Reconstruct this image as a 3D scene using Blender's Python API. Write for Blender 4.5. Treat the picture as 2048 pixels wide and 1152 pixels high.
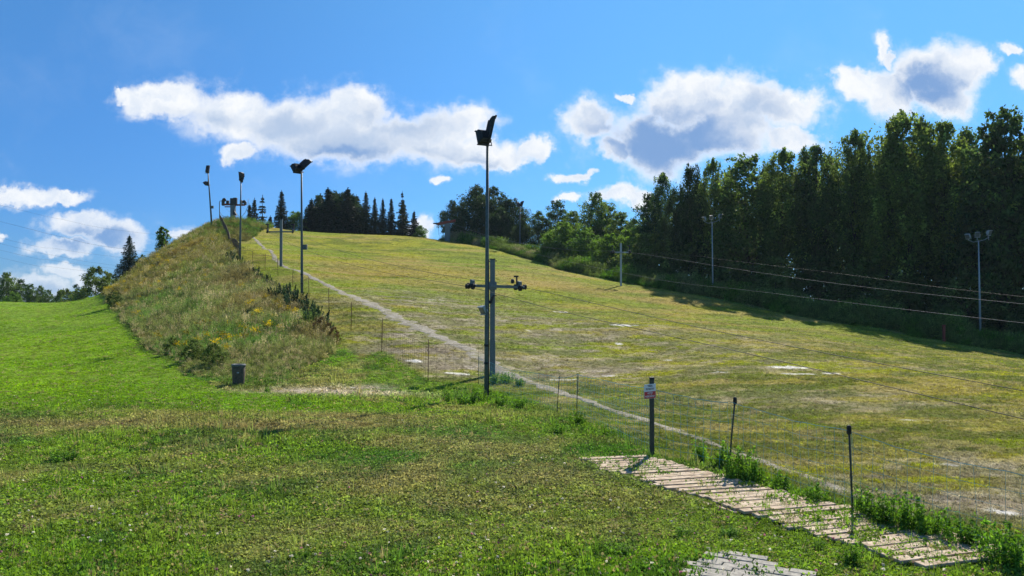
import bpy, math, random
import numpy as np
rad = math.radians
S = bpy.context.scene
for o in list(bpy.data.objects): bpy.data.objects.remove(o)

# ------------------------------------------------------------------ camera
H = 2.2; F = 1560.0; PITCH = math.atan(29/F)
cam = bpy.data.cameras.new('camera'); camo = bpy.data.objects.new('camera', cam)
S.collection.objects.link(camo); S.camera = camo
cam.sensor_width = 36; cam.lens = F/2048*36; cam.clip_start = 0.1; cam.clip_end = 9000
camo.location = (0, 0, H); camo.rotation_euler = (math.pi/2+PITCH, 0, 0)
S.render.resolution_x = 1024; S.render.resolution_y = 576
# ------------------------------------------------------------------ light
SUN_AZ = 22.4; SUN_EL = 38
sun = bpy.data.lights.new('sun', 'SUN'); sun.energy = 4.9; sun.angle = rad(0.5); sun.color = (1.0, .93, .80)
suno = bpy.data.objects.new('sun', sun); S.collection.objects.link(suno)
suno.rotation_euler = (rad(90-SUN_EL), 0, rad(180-SUN_AZ)); suno.location = (0, 0, 60)
S.view_settings.view_transform = 'Standard'; S.view_settings.look = 'None'
S.view_settings.exposure = 0.62; S.view_settings.gamma = 1

class NT:
    """tiny node-tree helper"""
    def __init__(s, tree): s.t = tree; s.n = tree.nodes; s.l = tree.links
    def new(s, kind, **kw):
        n = s.n.new(kind)
        for k, v in kw.items():
            if k.startswith('i_'): n.inputs[k[2:]].default_value = v
            else: setattr(n, k, v)
        return n
    def link(s, a, b): s.l.new(a, b)
    def put(s, sock, v):
        if hasattr(v, 'is_output') or hasattr(v, 'links'): s.l.new(v, sock)
        else: sock.default_value = v
    def math(s, op, a, b=0.0, c=0.0, clamp=False):
        n = s.n.new('ShaderNodeMath'); n.operation = op; n.use_clamp = clamp
        s.put(n.inputs[0], a); s.put(n.inputs[1], b); s.put(n.inputs[2], c); return n.outputs[0]
    def vmath(s, op, a, b=(0, 0, 0)):
        n = s.n.new('ShaderNodeVectorMath'); n.operation = op
        s.put(n.inputs[0], a); s.put(n.inputs[1], b)
        return n.outputs['Value'] if op in ('LENGTH', 'DOT_PRODUCT', 'DISTANCE') else n.outputs[0]
    def mix(s, f, a, b, mode='MIX'):
        n = s.n.new('ShaderNodeMix'); n.data_type = 'RGBA'; n.blend_type = mode
        s.put(n.inputs[0], f); s.put(n.inputs[6], a); s.put(n.inputs[7], b); return n.outputs[2]
    def ramp(s, f, a, b, lo=0.0, hi=1.0, smooth=True):
        n = s.n.new('ShaderNodeMapRange'); n.interpolation_type = 'SMOOTHSTEP' if smooth else 'LINEAR'
        s.put(n.inputs[0], f); s.put(n.inputs[1], a); s.put(n.inputs[2], b); s.put(n.inputs[3], lo); s.put(n.inputs[4], hi)
        return n.outputs[0]
    def noise(s, vec, scale, detail=4, rough=.55, dist=0.0):
        n = s.n.new('ShaderNodeTexNoise'); s.put(n.inputs['Vector'], vec)
        n.inputs['Scale'].default_value = scale; n.inputs['Detail'].default_value = detail
        n.inputs['Roughness'].default_value = rough; n.inputs['Distortion'].default_value = dist
        return n
def c4(c): return (c[0], c[1], c[2], 1.0)

# ------------------------------------------------------------------ world: Nishita sky with cumulus clouds
W = bpy.data.worlds.new('World'); S.world = W; W.use_nodes = True
nt = NT(W.node_tree); nt.n.clear()
sky = nt.new('ShaderNodeTexSky', sky_type='NISHITA', sun_disc=False)
sky.sun_elevation = rad(SUN_EL); sky.sun_rotation = rad(SUN_AZ)
sky.air_density = 1.0; sky.dust_density = 0.0; sky.ozone_density = 8.0
tc = nt.new('ShaderNodeTexCoord')
sep = nt.new('ShaderNodeSeparateXYZ'); nt.link(tc.outputs['Generated'], sep.inputs[0])
yy = nt.math('MAXIMUM', sep.outputs[1], 0.05)
u = nt.math('DIVIDE', sep.outputs[0], yy); v = nt.math('DIVIDE', sep.outputs[2], yy)
uv = nt.new('ShaderNodeCombineXYZ'); nt.link(u, uv.inputs[0]); nt.link(v, uv.inputs[1])
warp = nt.noise(uv.outputs[0], 9.0, 6, .55)
w1 = nt.vmath('SUBTRACT', warp.outputs['Color'], (.5, .5, .5)); w1 = nt.vmath('MULTIPLY', w1, (.10, .065, 0))
warp2 = nt.noise(uv.outputs[0], 42.0, 5, .6)
w2 = nt.vmath('SUBTRACT', warp2.outputs['Color'], (.5, .5, .5)); w2 = nt.vmath('MULTIPLY', w2, (.038, .030, 0))
wv = nt.vmath('ADD', nt.vmath('ADD', uv.outputs[0], nt.vmath('ADD', w1, (.006, .0, 0))), w2)
CL = [(330,198,95,42),(255,190,40,20),(470,222,115,58),(600,240,130,70),(715,215,75,62),(720,280,200,58),(850,270,130,62),(935,255,70,42),(960,305,110,38),
      (1040,318,45,20),(482,294,48,26),(240,178,20,9),(1185,235,68,46),(1275,178,22,10),(1380,195,100,60),(1330,285,140,75),(1490,205,110,62),(1590,225,85,48),
      (1590,285,80,28),(1450,260,130,70),(1230,300,45,34),(1705,162,52,36),(1790,172,80,52),(1890,150,110,62),(1900,190,90,38),(1783,92,26,24),(1800,112,20,22),
      (1950,130,50,36),(1080,297,30,28),(873,366,24,13),(1145,352,48,11),(1240,392,60,26),(1285,405,45,22),(1150,395,26,12),(40,383,80,22),(125,392,70,16),
      (170,445,85,32),(255,468,75,34),(140,540,48,22),(75,575,95,34),(385,462,48,17),(860,465,30,26),(2028,95,30,12),(0,482,26,15),(140,492,90,20),
      (200,560,60,20),(1800,300,0,0),(2090,140,60,30),(2300,300,160,70),(2600,200,200,80),(-200,330,160,60),(-500,450,260,60)]
GB = [(1340,275,150,78),(1400,305,110,52),(1240,250,25,16),(1870,172,70,36),(700,320,110,28),(185,474,90,20)]
GR = [(690,300,150,44),(600,250,80,34),(800,240,95,34),(1340,280,140,72),(1410,300,110,50),(1530,232,60,38),(1870,172,80,40),(185,474,90,24),(960,325,60,16),(850,310,70,20),
      (400,235,70,20),(1230,245,20,14),(90,590,80,18)]
def field(lst, vec):
    acc = None
    for px, py, rx, ry in lst:
        if rx == 0: continue
        d = nt.vmath('SUBTRACT', vec, ((px-1024)/F, (605-py)/F, 0))
        d = nt.vmath('MULTIPLY', d, (F/rx, F/ry, 0))
        q = nt.math('SUBTRACT', 1.0, nt.vmath('LENGTH', d))
        acc = q if acc is None else nt.math('SMOOTH_MAX', acc, q, .12)
    return acc
dens = field(CL, wv)
fb = nt.noise(uv.outputs[0], 20.0, 11, .66)
dens2 = nt.math('ADD', dens, nt.math('MULTIPLY', nt.math('SUBTRACT', fb.outputs[0], .5), .85))
alpha = nt.math('MAXIMUM', nt.ramp(dens2, -.10, .42), nt.math('MULTIPLY', nt.ramp(dens2, -.40, .20), nt.ramp(fb.outputs[0], .40, .66, .0, .45)))
thin = nt.ramp(nt.noise(wv, 5.0, 6, .6).outputs[0], .50, .80)      # faint high veil
gfb = nt.noise(wv, 14.0, 7, .6)
gn = nt.math('MULTIPLY', nt.math('SUBTRACT', gfb.outputs[0], .5), 1.0)
inn = nt.ramp(dens2, .12, .62)
gA = nt.math('MULTIPLY', nt.ramp(nt.math('ADD', field(GR, wv), gn), -.75, .70), inn)
gB = nt.math('MULTIPLY', nt.ramp(nt.math('ADD', field(GB, wv), nt.math('MULTIPLY', gn, .8)), -.28, .58), inn)
soft = nt.math('MULTIPLY', nt.ramp(nt.noise(wv, 30.0, 8, .62).outputs[0], .36, .68), nt.ramp(dens2, .05, .5))
white = nt.mix(nt.math('MULTIPLY', soft, .6), c4((7.1, 7.25, 7.45)), c4((4.3, 5.2, 6.6)))
ccol = nt.mix(nt.math('MULTIPLY', gA, .80), white, c4((2.9, 3.9, 5.6)))
ccol = nt.mix(nt.math('MULTIPLY', gB, .88), ccol, c4((1.35, 2.6, 5.0)))
# thinner air low down than the model gives; brighter towards the sun
tv = nt.new('ShaderNodeValToRGB'); nt.link(nt.ramp(v, 0.0, .40, 0, 1, False), tv.inputs[0]); e = tv.color_ramp.elements
e[0].position = 0; e[0].color = c4((.30, .50, .80)); e[1].position = 1; e[1].color = c4((.62, .93, 1.0)); q = e.new(.5); q.color = c4((.46, .72, .90))
tu = nt.mix(nt.ramp(u, -.62, .25), c4((.78, .84, .90)), c4((1.22, 1.18, 1.08)))
skyc = nt.mix(1.0, nt.mix(1.0, sky.outputs[0], tv.outputs[0], 'MULTIPLY'), tu, 'MULTIPLY')
base = nt.mix(nt.math('MULTIPLY', thin, .10), skyc, c4((6, 7, 8)))
# distance fading of low clouds into the air
fade = nt.ramp(v, .0, .16, .72, 1.0)
hemi = nt.ramp(sep.outputs[1], .05, .2)
fin = nt.mix(nt.math('MULTIPLY', nt.math('MULTIPLY', alpha, fade), hemi), base, ccol)
bg = nt.new('ShaderNodeBackground'); bg.inputs['Strength'].default_value = 0.089
nt.link(fin, bg.inputs[0])
wo = nt.new('ShaderNodeOutputWorld'); nt.link(bg.outputs[0], wo.inputs[0])
W.cycles.sampling_method = 'MANUAL'; W.cycles.sample_map_resolution = 512

# ------------------------------------------------------------------ helpers
C = S.collection
RNG = np.random.default_rng(7)
def link(o): C.objects.link(o); return o
def tag(o, label=None, cat=None, group=None, kind=None):
    if label: o['label'] = label
    if cat: o['category'] = cat
    if group: o['group'] = group
    if kind: o['kind'] = kind
    return o
def empty(name, loc=(0, 0, 0), rz=0.0):
    o = link(bpy.data.objects.new(name, None)); o.location = loc; o.rotation_euler = (0, 0, rz); o.empty_display_size = .2
    return o
class MB:
    def __init__(s): s.v = []; s.f = []; s.sm = []
    def add(s, vs, fs, smooth=False):
        b = len(s.v); s.v += [tuple(p) for p in vs]; s.f += [tuple(i+b for i in f) for f in fs]; s.sm += [smooth]*len(fs); return s
    def box(s, c, size, rot=None, bev=0.0):
        """bevelled box, rot = 3x3 numpy or yaw"""
        if rot is None: R = np.eye(3)
        elif isinstance(rot, (int, float)):
            R = np.array([[math.cos(rot), -math.sin(rot), 0], [math.sin(rot), math.cos(rot), 0], [0, 0, 1]])
        else: R = rot
        hx, hy, hz = [a/2 for a in size]; b = min(bev, hx*.9, hy*.9, hz*.9)
        if b <= 0:
            vs = [(x, y, z) for z in (-hz, hz) for x, y in ((-hx, -hy), (hx, -hy), (hx, hy), (-hx, hy))]
            fs = [(3, 2, 1, 0), (4, 5, 6, 7), (0, 1, 5, 4), (1, 2, 6, 5), (2, 3, 7, 6), (3, 0, 4, 7)]
        else:
            vs = []
            for z, k in ((-hz, b), (-hz+b, 0), (hz-b, 0), (hz, b)):
                X, Y = hx-k, hy-k; e = b if k == 0 else b*.4
                vs += [(-X+e, -Y, z), (X-e, -Y, z), (X, -Y+e, z), (X, Y-e, z), (X-e, Y, z), (-X+e, Y, z), (-X, Y-e, z), (-X, -Y+e, z)]
            fs = [tuple(range(7, -1, -1)), tuple(range(24, 32))]
            for r in range(3):
                for i in range(8):
                    j = (i+1) % 8; fs.append((r*8+i, r*8+j, r*8+8+j, r*8+8+i))
        vs = [tuple(R @ np.array(p) + np.array(c)) for p in vs]
        return s.add(vs, fs)
    def tube(s, pts, r, n=8, cap=True):
        pts = [np.array(p, float) for p in pts]
        rs = r if isinstance(r, (list, tuple)) else [r]*len(pts)
        vs = []; fs = []; up = None
        for i, p in enumerate(pts):
            t = pts[min(i+1, len(pts)-1)]-pts[max(i-1, 0)]; t = t/(np.linalg.norm(t)+1e-9)
            if up is None:
                a = np.array((0, 0, 1.)) if abs(t[2]) < .9 else np.array((1., 0, 0)); up = np.cross(t, a); up /= np.linalg.norm(up)
            up = up - t*np.dot(up, t); up /= np.linalg.norm(up)+1e-9; w = np.cross(t, up)
            for k in range(n):
                a = 2*math.pi*k/n; vs.append(p+rs[i]*(math.cos(a)*up+math.sin(a)*w))
        for i in range(len(pts)-1):
            for k in range(n):
                j = (k+1) % n; fs.append((i*n+k, i*n+j, (i+1)*n+j, (i+1)*n+k))
        s.add(vs, fs, n > 4)
        if cap:
            m = (len(pts)-1)*n; b = len(s.v)-len(vs)
            s.f += [tuple(b+k for k in range(n-1, -1, -1)), tuple(b+m+k for k in range(n))]; s.sm += [False, False]
        return s
    def lathe(s, prof, c=(0, 0, 0), n=20, axis=(0, 0, 1)):
        """prof = [(r, h)] about axis through c"""
        a = np.array(axis, float); a /= np.linalg.norm(a)
        t = np.array((1., 0, 0)) if abs(a[0]) < .8 else np.array((0, 1., 0)); p = np.cross(a, t); p /= np.linalg.norm(p); q = np.cross(a, p)
        vs = []; fs = []
        for r, h in prof:
            for k in range(n):
                an = 2*math.pi*k/n; vs.append(np.array(c)+a*h+r*(math.cos(an)*p+math.sin(an)*q))
        for i in range(len(prof)-1):
            for k in range(n):
                j = (k+1) % n; fs.append((i*n+k, i*n+j, (i+1)*n+j, (i+1)*n+k))
        s.add(vs, fs, True)
        b = len(s.v)-len(vs); m = (len(prof)-1)*n
        s.f += [tuple(b+k for k in range(n-1, -1, -1)), tuple(b+m+k for k in range(n))]; s.sm += [False, False]
        return s
    def build(s, name, mat, parent=None, loc=None, rz=None):
        me = bpy.data.meshes.new(name); me.from_pydata(s.v, [], s.f); me.validate()
        if len(me.polygons) == len(s.sm): me.polygons.foreach_set('use_smooth', s.sm)
        me.materials.append(mat); o = link(bpy.data.objects.new(name, me))
        if parent is not None: o.parent = parent
        if loc is not None: o.location = loc
        if rz is not None: o.rotation_euler = (0, 0, rz)
        return o
def np_mesh(name, V, mat, poly=4, faces=None, cols=None, smooth=False):
    """fast mesh from numpy: V (N*poly,3) separate polygons, or faces given"""
    me = bpy.data.meshes.new(name); n = len(V)
    if faces is None: faces = np.arange(n, dtype=np.int32).reshape(-1, poly)
    nf = len(faces); k = faces.shape[1]
    me.vertices.add(n); me.vertices.foreach_set('co', np.ascontiguousarray(V, dtype=np.float32).ravel())
    me.loops.add(nf*k); me.loops.foreach_set('vertex_index', faces.astype(np.int32).ravel())
    me.polygons.add(nf); me.polygons.foreach_set('loop_start', np.arange(0, nf*k, k, dtype=np.int32))
    me.polygons.foreach_set('use_smooth', np.full(nf, smooth))
    if cols is not None:
        a = me.attributes.new('Col', 'FLOAT_COLOR', 'POINT')
        a.data.foreach_set('color', np.concatenate([cols, np.ones((n, 1))], 1).astype(np.float32).ravel())
    me.update(calc_edges=True); me.validate()
    me.materials.append(mat)
    return me
def copy_tree(o, parent=None):
    c = o.copy(); C.objects.link(c); c.parent = parent
    for ch in o.children: copy_tree(ch, c)
    return c
# ---- value noise in numpy
def hash2(ix, iy, seed):
    h = (ix.astype(np.int64)*374761393+iy.astype(np.int64)*668265263+seed*1274126177) & 0xffffffff
    h = ((h ^ (h >> 13))*1274126177) & 0xffffffff
    return ((h ^ (h >> 16)) & 0xffff)/65535.0
def vnoise(x, y, seed=0):
    ix = np.floor(x); iy = np.floor(y); fx = x-ix; fy = y-iy; fx = fx*fx*(3-2*fx); fy = fy*fy*(3-2*fy)
    a = hash2(ix, iy, seed); b = hash2(ix+1, iy, seed); c = hash2(ix, iy+1, seed); d = hash2(ix+1, iy+1, seed)
    return (a*(1-fx)+b*fx)*(1-fy)+(c*(1-fx)+d*fx)*fy
def fbm(x, y, scale, oct=4, seed=0):
    s = 0; a = .5; t = 0
    for i in range(oct):
        s = s+a*vnoise(x/scale*2**i+17.3*i, y/scale*2**i+5.1*i, seed+i); t += a; a *= .55
    return s/t
def sst(x, a, b):
    t = np.clip((x-a)/(b-a), 0, 1); return t*t*(3-2*t)

# ------------------------------------------------------------------ terrain heights
def P(px, py, d):
    cp, sp = math.cos(PITCH), math.sin(PITCH); a = px-1024; b = 576-py
    y = cp*F-sp*b; z = sp*F+cp*b; t = d/y
    return np.array((a*t, d, H+z*t))
CTL = [  # pixel x, pixel y, distance
 # near meadow
 (0,1152,6.3),(1024,1152,6.3),(2048,1152,6.3),(0,960,9.67),(600,960,9.67),(1250,960,9.8),(1700,1020,8.3),
 (200,850,14.0),(700,850,14.0),(1000,850,14.6),(100,780,19.6),(300,780,19.8),
 # left field
 (0,740,26),(200,740,26),(0,690,37),(150,690,36.5),(0,650,53),(0,625,67),(150,625,66),(0,607,84),(120,607,84),(190,607,82),(-600,640,60),(-500,608,85),(-500,800,17.5),
 # toe of the bank
 (235,650,49),(290,700,32),(370,750,24.6),(460,783,20.3),(600,795,19.2),(760,800,19.5),(900,800,20),
 # crest of the bank
 (432,450,100),(400,467,96),(340,500,90),(270,548,83),(232,585,81),(150,607,80),(178,607,84),(205,604,83),(470,500,76),(510,545,58),(560,587,46.5),(640,640,36),(690,690,29.5),(725,735,25.2),
 (350,620,50),(420,580,56),(450,650,36),(560,700,28),
 # lift line
 (973,795,20.5),(985,748,26),(900,690,30.5),(800,640,37),(700,590,48),(562,532,65),(530,500,80),(500,468,95),(466,446,106),
 (604,603,41),
 # piste
 (540,458,104),(700,468,108),(850,476,108),(900,484,107),(700,500,90),(700,550,64),(900,560,62),(1000,600,54),(1000,550,72),(1000,505,98),
 (1200,700,33),(1200,640,45),(1200,600,60),(1100,530,92),(1160,548,84),(1250,567,76),(1400,592,70),(1500,612,66),(1640,640,60),(1750,657,57),(1850,677,54),(1960,695,52),(2060,714,50),
 (1500,850,15.8),(1500,750,25),(1500,680,37),(1300,650,42),(2048,850,16),(2048,790,22),(1800,750,26),(1800,700,40),(2300,740,45),(2300,900,13.5),
 (1300,870,13.9),(1700,940,11.2),(2048,1000,9.5)]
pts = [P(*c) for c in CTL]
pts += [np.array(p, float) for p in [
 (-52,95,.9),(-50,112,3),(-46,128,5),(-36,125,9),(-20,124,10.5),(0,124,9),(12,120,7),(-62,80,1.9),(-80,120,1),(-100,60,1.6),(-60,160,-1),(0,165,3),
 (60,160,-3),(60,110,-1.5),(30,110,2.5),(45,80,-.2),(60,70,-1.2),(100,100,-3),(100,40,-2),(60,10,-1),(30,0,-.3),(0,0,0),(0,-30,0),(-60,-20,.5),(40,-30,-.5),(-12,4,0),(12,2,0),(-30,10,0)]]
CP = np.array(pts)
def tps_k(r2): return np.where(r2 > 1e-12, .5*r2*np.log(r2+1e-20), 0)
_n = len(CP); _A = np.zeros((_n+3, _n+3)); _X = CP[:, :2]/50
_d = ((_X[:, None]-_X[None])**2).sum(-1); _A[:_n, :_n] = tps_k(_d)+np.eye(_n)*2e-4
_A[:_n, _n] = 1; _A[:_n, _n+1:] = _X; _A[_n, :_n] = 1; _A[_n+1:, :_n] = _X.T
_W = np.linalg.solve(_A, np.concatenate([CP[:, 2], np.zeros(3)]))
def terrain(x, y):
    x = np.atleast_1d(np.asarray(x, float)); y = np.atleast_1d(np.asarray(y, float)); out = np.empty_like(x)
    for i in range(0, len(x), 40000):
        a = x[i:i+40000]; b = y[i:i+40000]
        q = np.stack([a, b], 1)/50; d = ((q[:, None]-_X[None])**2).sum(-1)
        z = tps_k(d) @ _W[:_n]+_W[_n]+q @ _W[_n+1:]
        r = np.hypot(a, b); k = sst(r, 135, 200); z = np.clip(z, -4, 14)*(1-k)-3*k
        z = z+(fbm(a, b, 2.6, 4, 3)-.5)*.10*sst(r, 3, 9)+(fbm(a, b, 14, 2, 9)-.5)*.22*sst(r, 14, 30)*(1-k)
        out[i:i+40000] = z
    return out
def tz(x, y): return float(terrain([x], [y])[0])
_ds = np.geomspace(3.5, 190, 700)
def at(px, py):
    """where the ray through a pixel meets the ground"""
    a = P(px, py, 1.0)-np.array((0, 0, H)); X = a[0]*_ds; Y = _ds; Z = H+a[2]*_ds
    g = Z-terrain(X, Y); i = np.argmax(g < 0)
    if g[i] >= 0: i = int(np.argmin(g))
    j = max(i-1, 0); t = g[j]/(g[j]-g[i]+1e-9) if i > j else 0
    d = _ds[j]+(_ds[i]-_ds[j])*np.clip(t, 0, 1); x = a[0]*d
    return np.array((x, d, tz(x, d)))
def on(px, d):
    x = (px-1024)/F*d; return np.array((x, d, tz(x, d)))

# ------------------------------------------------------------------ ground zones and colours
TOE = np.array([(-46,92),(-43,86)]+[tuple(P(*c)[:2]) for c in [(200,607,79),(235,650,49),(290,700,32),(370,750,24.6),(460,783,20.3)]]+[(-6.4,20.6)])
CREST = np.array([tuple(P(*c)[:2]) for c in [(690,700,28.5),(640,640,36),(560,587,46.5),(510,545,58),(470,500,76),(432,450,100)]]+[(-36,112)])
BANKP = np.concatenate([TOE, CREST, [(-50,112)]])
FENCE = np.array([at(*p)[:2] for p in [(2300,1160),(1960,1085),(1705,1030),(1458,948),(1304,925),(1155,850),(1117,840),(957,770),(856,766),(763,706)]])
EDGE = np.array([tuple(P(*c)[:2]) for c in [(880,478,112),(940,490,106),(1000,503,100),(1040,515,96),(1100,532,90),(1160,548,84),(1250,567,76),(1400,592,70),(1500,612,66),(1640,640,60),(1750,657,57),(1850,677,54),(1960,695,52),(2060,714,50),(2300,742,46),(2700,800,38)]])
def seg_dist(x, y, poly, closed=False):
    best = np.full(x.shape, 1e9); side = np.zeros(x.shape); m = len(poly)
    for i in range(m if closed else m-1):
        a = poly[i]; b = poly[(i+1) % m]; ab = b-a; L = ab@ab+1e-12
        t = np.clip(((x-a[0])*ab[0]+(y-a[1])*ab[1])/L, 0, 1)
        d = np.hypot(x-a[0]-t*ab[0], y-a[1]-t*ab[1]); cr = ab[0]*(y-a[1])-ab[1]*(x-a[0])
        u_ = d < best-1e-9; side = np.where(u_, np.sign(cr), side); best = np.where(u_, d, best)
    return best, side
def inside(x, y, poly):
    r = np.zeros(x.shape, bool); m = len(poly)
    for i in range(m):
        a = poly[i]; b = poly[(i+1) % m]
        c = ((a[1] > y) != (b[1] > y)) & (x < (b[0]-a[0])*(y-a[1])/(b[1]-a[1]+1e-12)+a[0]); r ^= c
    return r
TRACKP = [(1990,1100),(1900,1062),(1800,1022),(1740,996),(1660,965),(1580,935),(1480,903),(1400,878),(1330,856),(1230,823),(1150,792),(1090,768),(1040,745),(985,724),(930,700),(860,664),(800,638),(740,612),(690,586),(640,560),(600,545),(570,535),(548,515),(530,496),(512,480),(500,468)]
TRACK = np.array([at(*p)[:2] for p in TRACKP])
PLANK_A = P(1225, 921, 10.9)[:2]; PLANK_B = np.array((3.72, 6.55))
SLOPEP = np.concatenate([FENCE, [at(725, 740)[:2]], CREST[0:], [(-20,124),(0,124)], EDGE, [(40,10),(20,4)]])
def blobs(x, y, lst):
    s = np.zeros(x.shape)
    for (c, rx, ry, k) in lst: s = np.maximum(s, k*np.exp(-(((x-c[0])/rx)**2+((y-c[1])/ry)**2)**1.0))
    return s
SOIL = [(at(850,700),2.6,3.2,.95),(at(905,735),1.8,1.6,.95),(at(800,670),1.6,3.0,.8),(at(1180,745),3.6,2.2,.85),(at(1100,720),3,1.8,.6),(at(670,785),2.2,.8,.95),(at(740,778),1.0,.6,.8),
        (at(1000,640),7,6,.55),(at(1150,665),6,4,.55),(at(850,605),5,7,.6),(at(1250,700),6,2.2,.5),(at(1550,730),5,2,.55),(at(1850,960),2.4,1.1,.9),(at(1980,1010),1.8,1.0,.95),(at(1960,940),2.0,1.2,.6),
        (at(1350,660),9,4,.3),(at(1700,800),6,2,.35),(at(950,660),4,3,.6)]
CHALK = [(at(830,722),.30,.22,1),(at(912,747),.42,.2,1),(at(1125,625),.7,.5,1),(at(1250,651),.8,.5,1),(at(1240,688),.3,.3,1),(at(1575,735),.9,.5,1),(at(1600,748),.7,.3,.9),(at(1660,747),.5,.25,1),(at(1340,720),.3,.2,.8),
         (at(1060,662),.3,.3,.9),(at(1440,745),.8,.2,.7),(at(1220,752),.8,.25,.8),(at(1130,760),.9,.2,.8),(at(745,782),.35,.12,.9),(at(700,775),.4,.12,.8),(at(1900,930),.5,.2,.8),(at(1860,975),.5,.16,.7),(at(2010,1025),.4,.2,.7),(at(1820,840),1.2,.2,.6),(at(860,600),1.2,1.5,.5)]
DRY = [(at(700,835),3.2,.8,.8),(at(560,832),2.6,.7,.95),(at(480,858),2.6,.6,.85),(at(150,850),6,.75,.75),(at(-300,850),8,.8,.7),(at(640,850),2.2,.5,.9),(at(770,850),1.5,.5,.7),(at(1100,960),1.2,.9,.75),(at(900,1000),1.4,.8,.55),(at(1250,1000),.9,.8,.6),(at(700,1060),1.5,.5,.5),
       (at(1000,960),2,.7,.45),(at(900,880),3,.5,.4),(at(1230,1060),.8,.5,.5),(at(330,940),2.0,.4,.4)]
def lerp(a, b, t): return a*(1-t[:, None])+np.array(b)[None]*t[:, None]
def ground_zone(x, y):
    x = x+(fbm(x, y, 3, 3, 50)-.5)*.8; 
    bd, _ = seg_dist(x, y, BANKP, True); bank = np.where(inside(x, y, BANKP), sst(bd, 0, .5), 0)
    sd, _ = seg_dist(x, y, SLOPEP, True); slope = np.where(inside(x, y, SLOPEP), sst(sd, 0, .6), 0)
    toeleft = inside(x, y, np.concatenate([TOE, [(-5.0,18),(-4,14),(-60,13),(-150,18),(-150,130),(-46,130)]]))
    kx = sst(y+(fbm(x, y, 4, 3, 15)-.5)*5, 14.2, 18.6); toeleft = toeleft*kx; return bank*(1-slope), slope, toeleft
def ground_color(x, y):
    bank, slope, fieldm = ground_zone(x, y); r = np.hypot(x, y)
    n1 = fbm(x, y, 1.6, 4, 11); n2 = fbm(x, y, 5.5, 4, 23); n3 = fbm(x, y, .5, 3, 31)
    c = np.zeros((len(x), 3))+np.array((.180, .258, .050))
    c = lerp(c, (.095, .185, .044), sst(n2, .5, .68)*.85)
    c = lerp(c, (.33, .27, .12), sst(n1, .54, .70)*.62)
    c = lerp(c, (.165, .275, .040), sst(n2, .46, .28)*.7); c = lerp(c, (.05, .12, .03), sst(fbm(x, y, .9, 3, 37), .55, .70)*.6)
    c = lerp(c, (.285, .225, .110), np.clip(blobs(x, y, DRY)*(.45+1.0*n1), 0, .9))
    # mown field on the left
    f = np.zeros((len(x), 3))+np.array((.200, .312, .030)); f = lerp(f, (.140, .245, .028), sst(fbm(x, y*2, 7, 4, 44), .45, .7)*.7); f = lerp(f, (.20, .29, .03), sst(n1, .52, .8)*.6)
    fm = fieldm*(1-bank); c = c*(1-fm[:, None])+f*fm[:, None]
    # piste
    xr = x*.94+y*.34; yr = -x*.34+y*.94
    n4 = fbm(xr*.35, yr*1.5, 3.0, 4, 61); n5 = fbm(x, y, 9, 3, 71); n6 = fbm(xr*.5, yr*1.2, 1.1, 4, 66)
    n7 = fbm(xr*.6, yr*1.1, .6, 4, 68); n8 = fbm(xr*.5, yr, 1.5, 4, 69)
    s = np.zeros((len(x), 3))+np.array((.305, .305, .030)); s = lerp(s, (.190, .250, .030), sst(n5, .42, .62)*.85)
    s = lerp(s, (.350, .275, .095), sst(n4, .47, .63)*.65); s = lerp(s, (.120, .155, .022), sst(n8, .48, .36)*.7)
    s = lerp(s, (.40, .26, .09), sst(fbm(x, y, 12, 3, 75), .55, .75)*.4*sst(y, 35, 60))
    near = 1-sst(y, 30, 60); s = lerp(s, (.105, .140, .022), near*sst(n6, .46, .56)*.75); s = lerp(s, (.38, .31, .15), near*sst(n7, .57, .66)*.6)
    so = np.clip(blobs(x, y, SOIL)*1.1, 0, 1); s = lerp(s, (.31, .26, .18), so*sst(n6, .40, .52)); s = lerp(s, (.50, .44, .36), so*sst(n7, .59, .66)*.7); s = lerp(s, (.13, .10, .08), so*sst(n3, .55, .75)*.6)
    ch = blobs(x, y, CHALK); s = lerp(s, (.74, .71, .66), sst(ch+(n3-.5)*1.0, .45, .75))
    c = c*(1-slope[:, None])+s*slope[:, None]
    so2 = np.clip(blobs(x, y, SOIL[5:7])*1.3, 0, 1)*(1-slope); c = lerp(c, (.44, .37, .28), so2*sst(n6, .34, .50))
    ch2 = blobs(x, y, CHALK)*(1-slope); c = lerp(c, (.70, .66, .6), sst(ch2+(n3-.5)*1.2, .5, .8))
    # bank
    b = np.zeros((len(x), 3))+np.array((.150, .170, .052)); b = lerp(b, (.105, .160, .040), sst(fbm(x, y, 6, 3, 81), .45, .62)); b = lerp(b, (.25, .175, .080), sst(fbm(x, y, 4, 3, 85), .48, .68)*.8)
    c = c*(1-bank[:, None])+b*bank[:, None]
    # forest floor
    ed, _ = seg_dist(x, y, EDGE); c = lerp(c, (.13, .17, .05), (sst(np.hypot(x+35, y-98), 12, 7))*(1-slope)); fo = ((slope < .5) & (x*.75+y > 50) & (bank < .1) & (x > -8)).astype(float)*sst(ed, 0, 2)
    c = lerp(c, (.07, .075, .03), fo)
    return c
def dome_angles():
    a = np.radians(np.linspace(-43, 43, 660)); b = np.radians(np.linspace(43, 317, 92))[1:-1]
    return np.concatenate([a, b])
ang = dome_angles(); rr = np.concatenate([[.4, 1, 1.7], np.geomspace(2.5, 150, 520), np.geomspace(155, 6000, 32)])
A_, R_ = np.meshgrid(ang, rr); X_ = (np.sin(A_)*R_).ravel(); Y_ = (np.cos(A_)*R_).ravel(); Z_ = terrain(X_, Y_)
na, nr = len(ang), len(rr)
ii, jj = np.meshgrid(np.arange(nr-1), np.arange(na), indexing='ij'); j2 = (jj+1) % na
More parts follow.
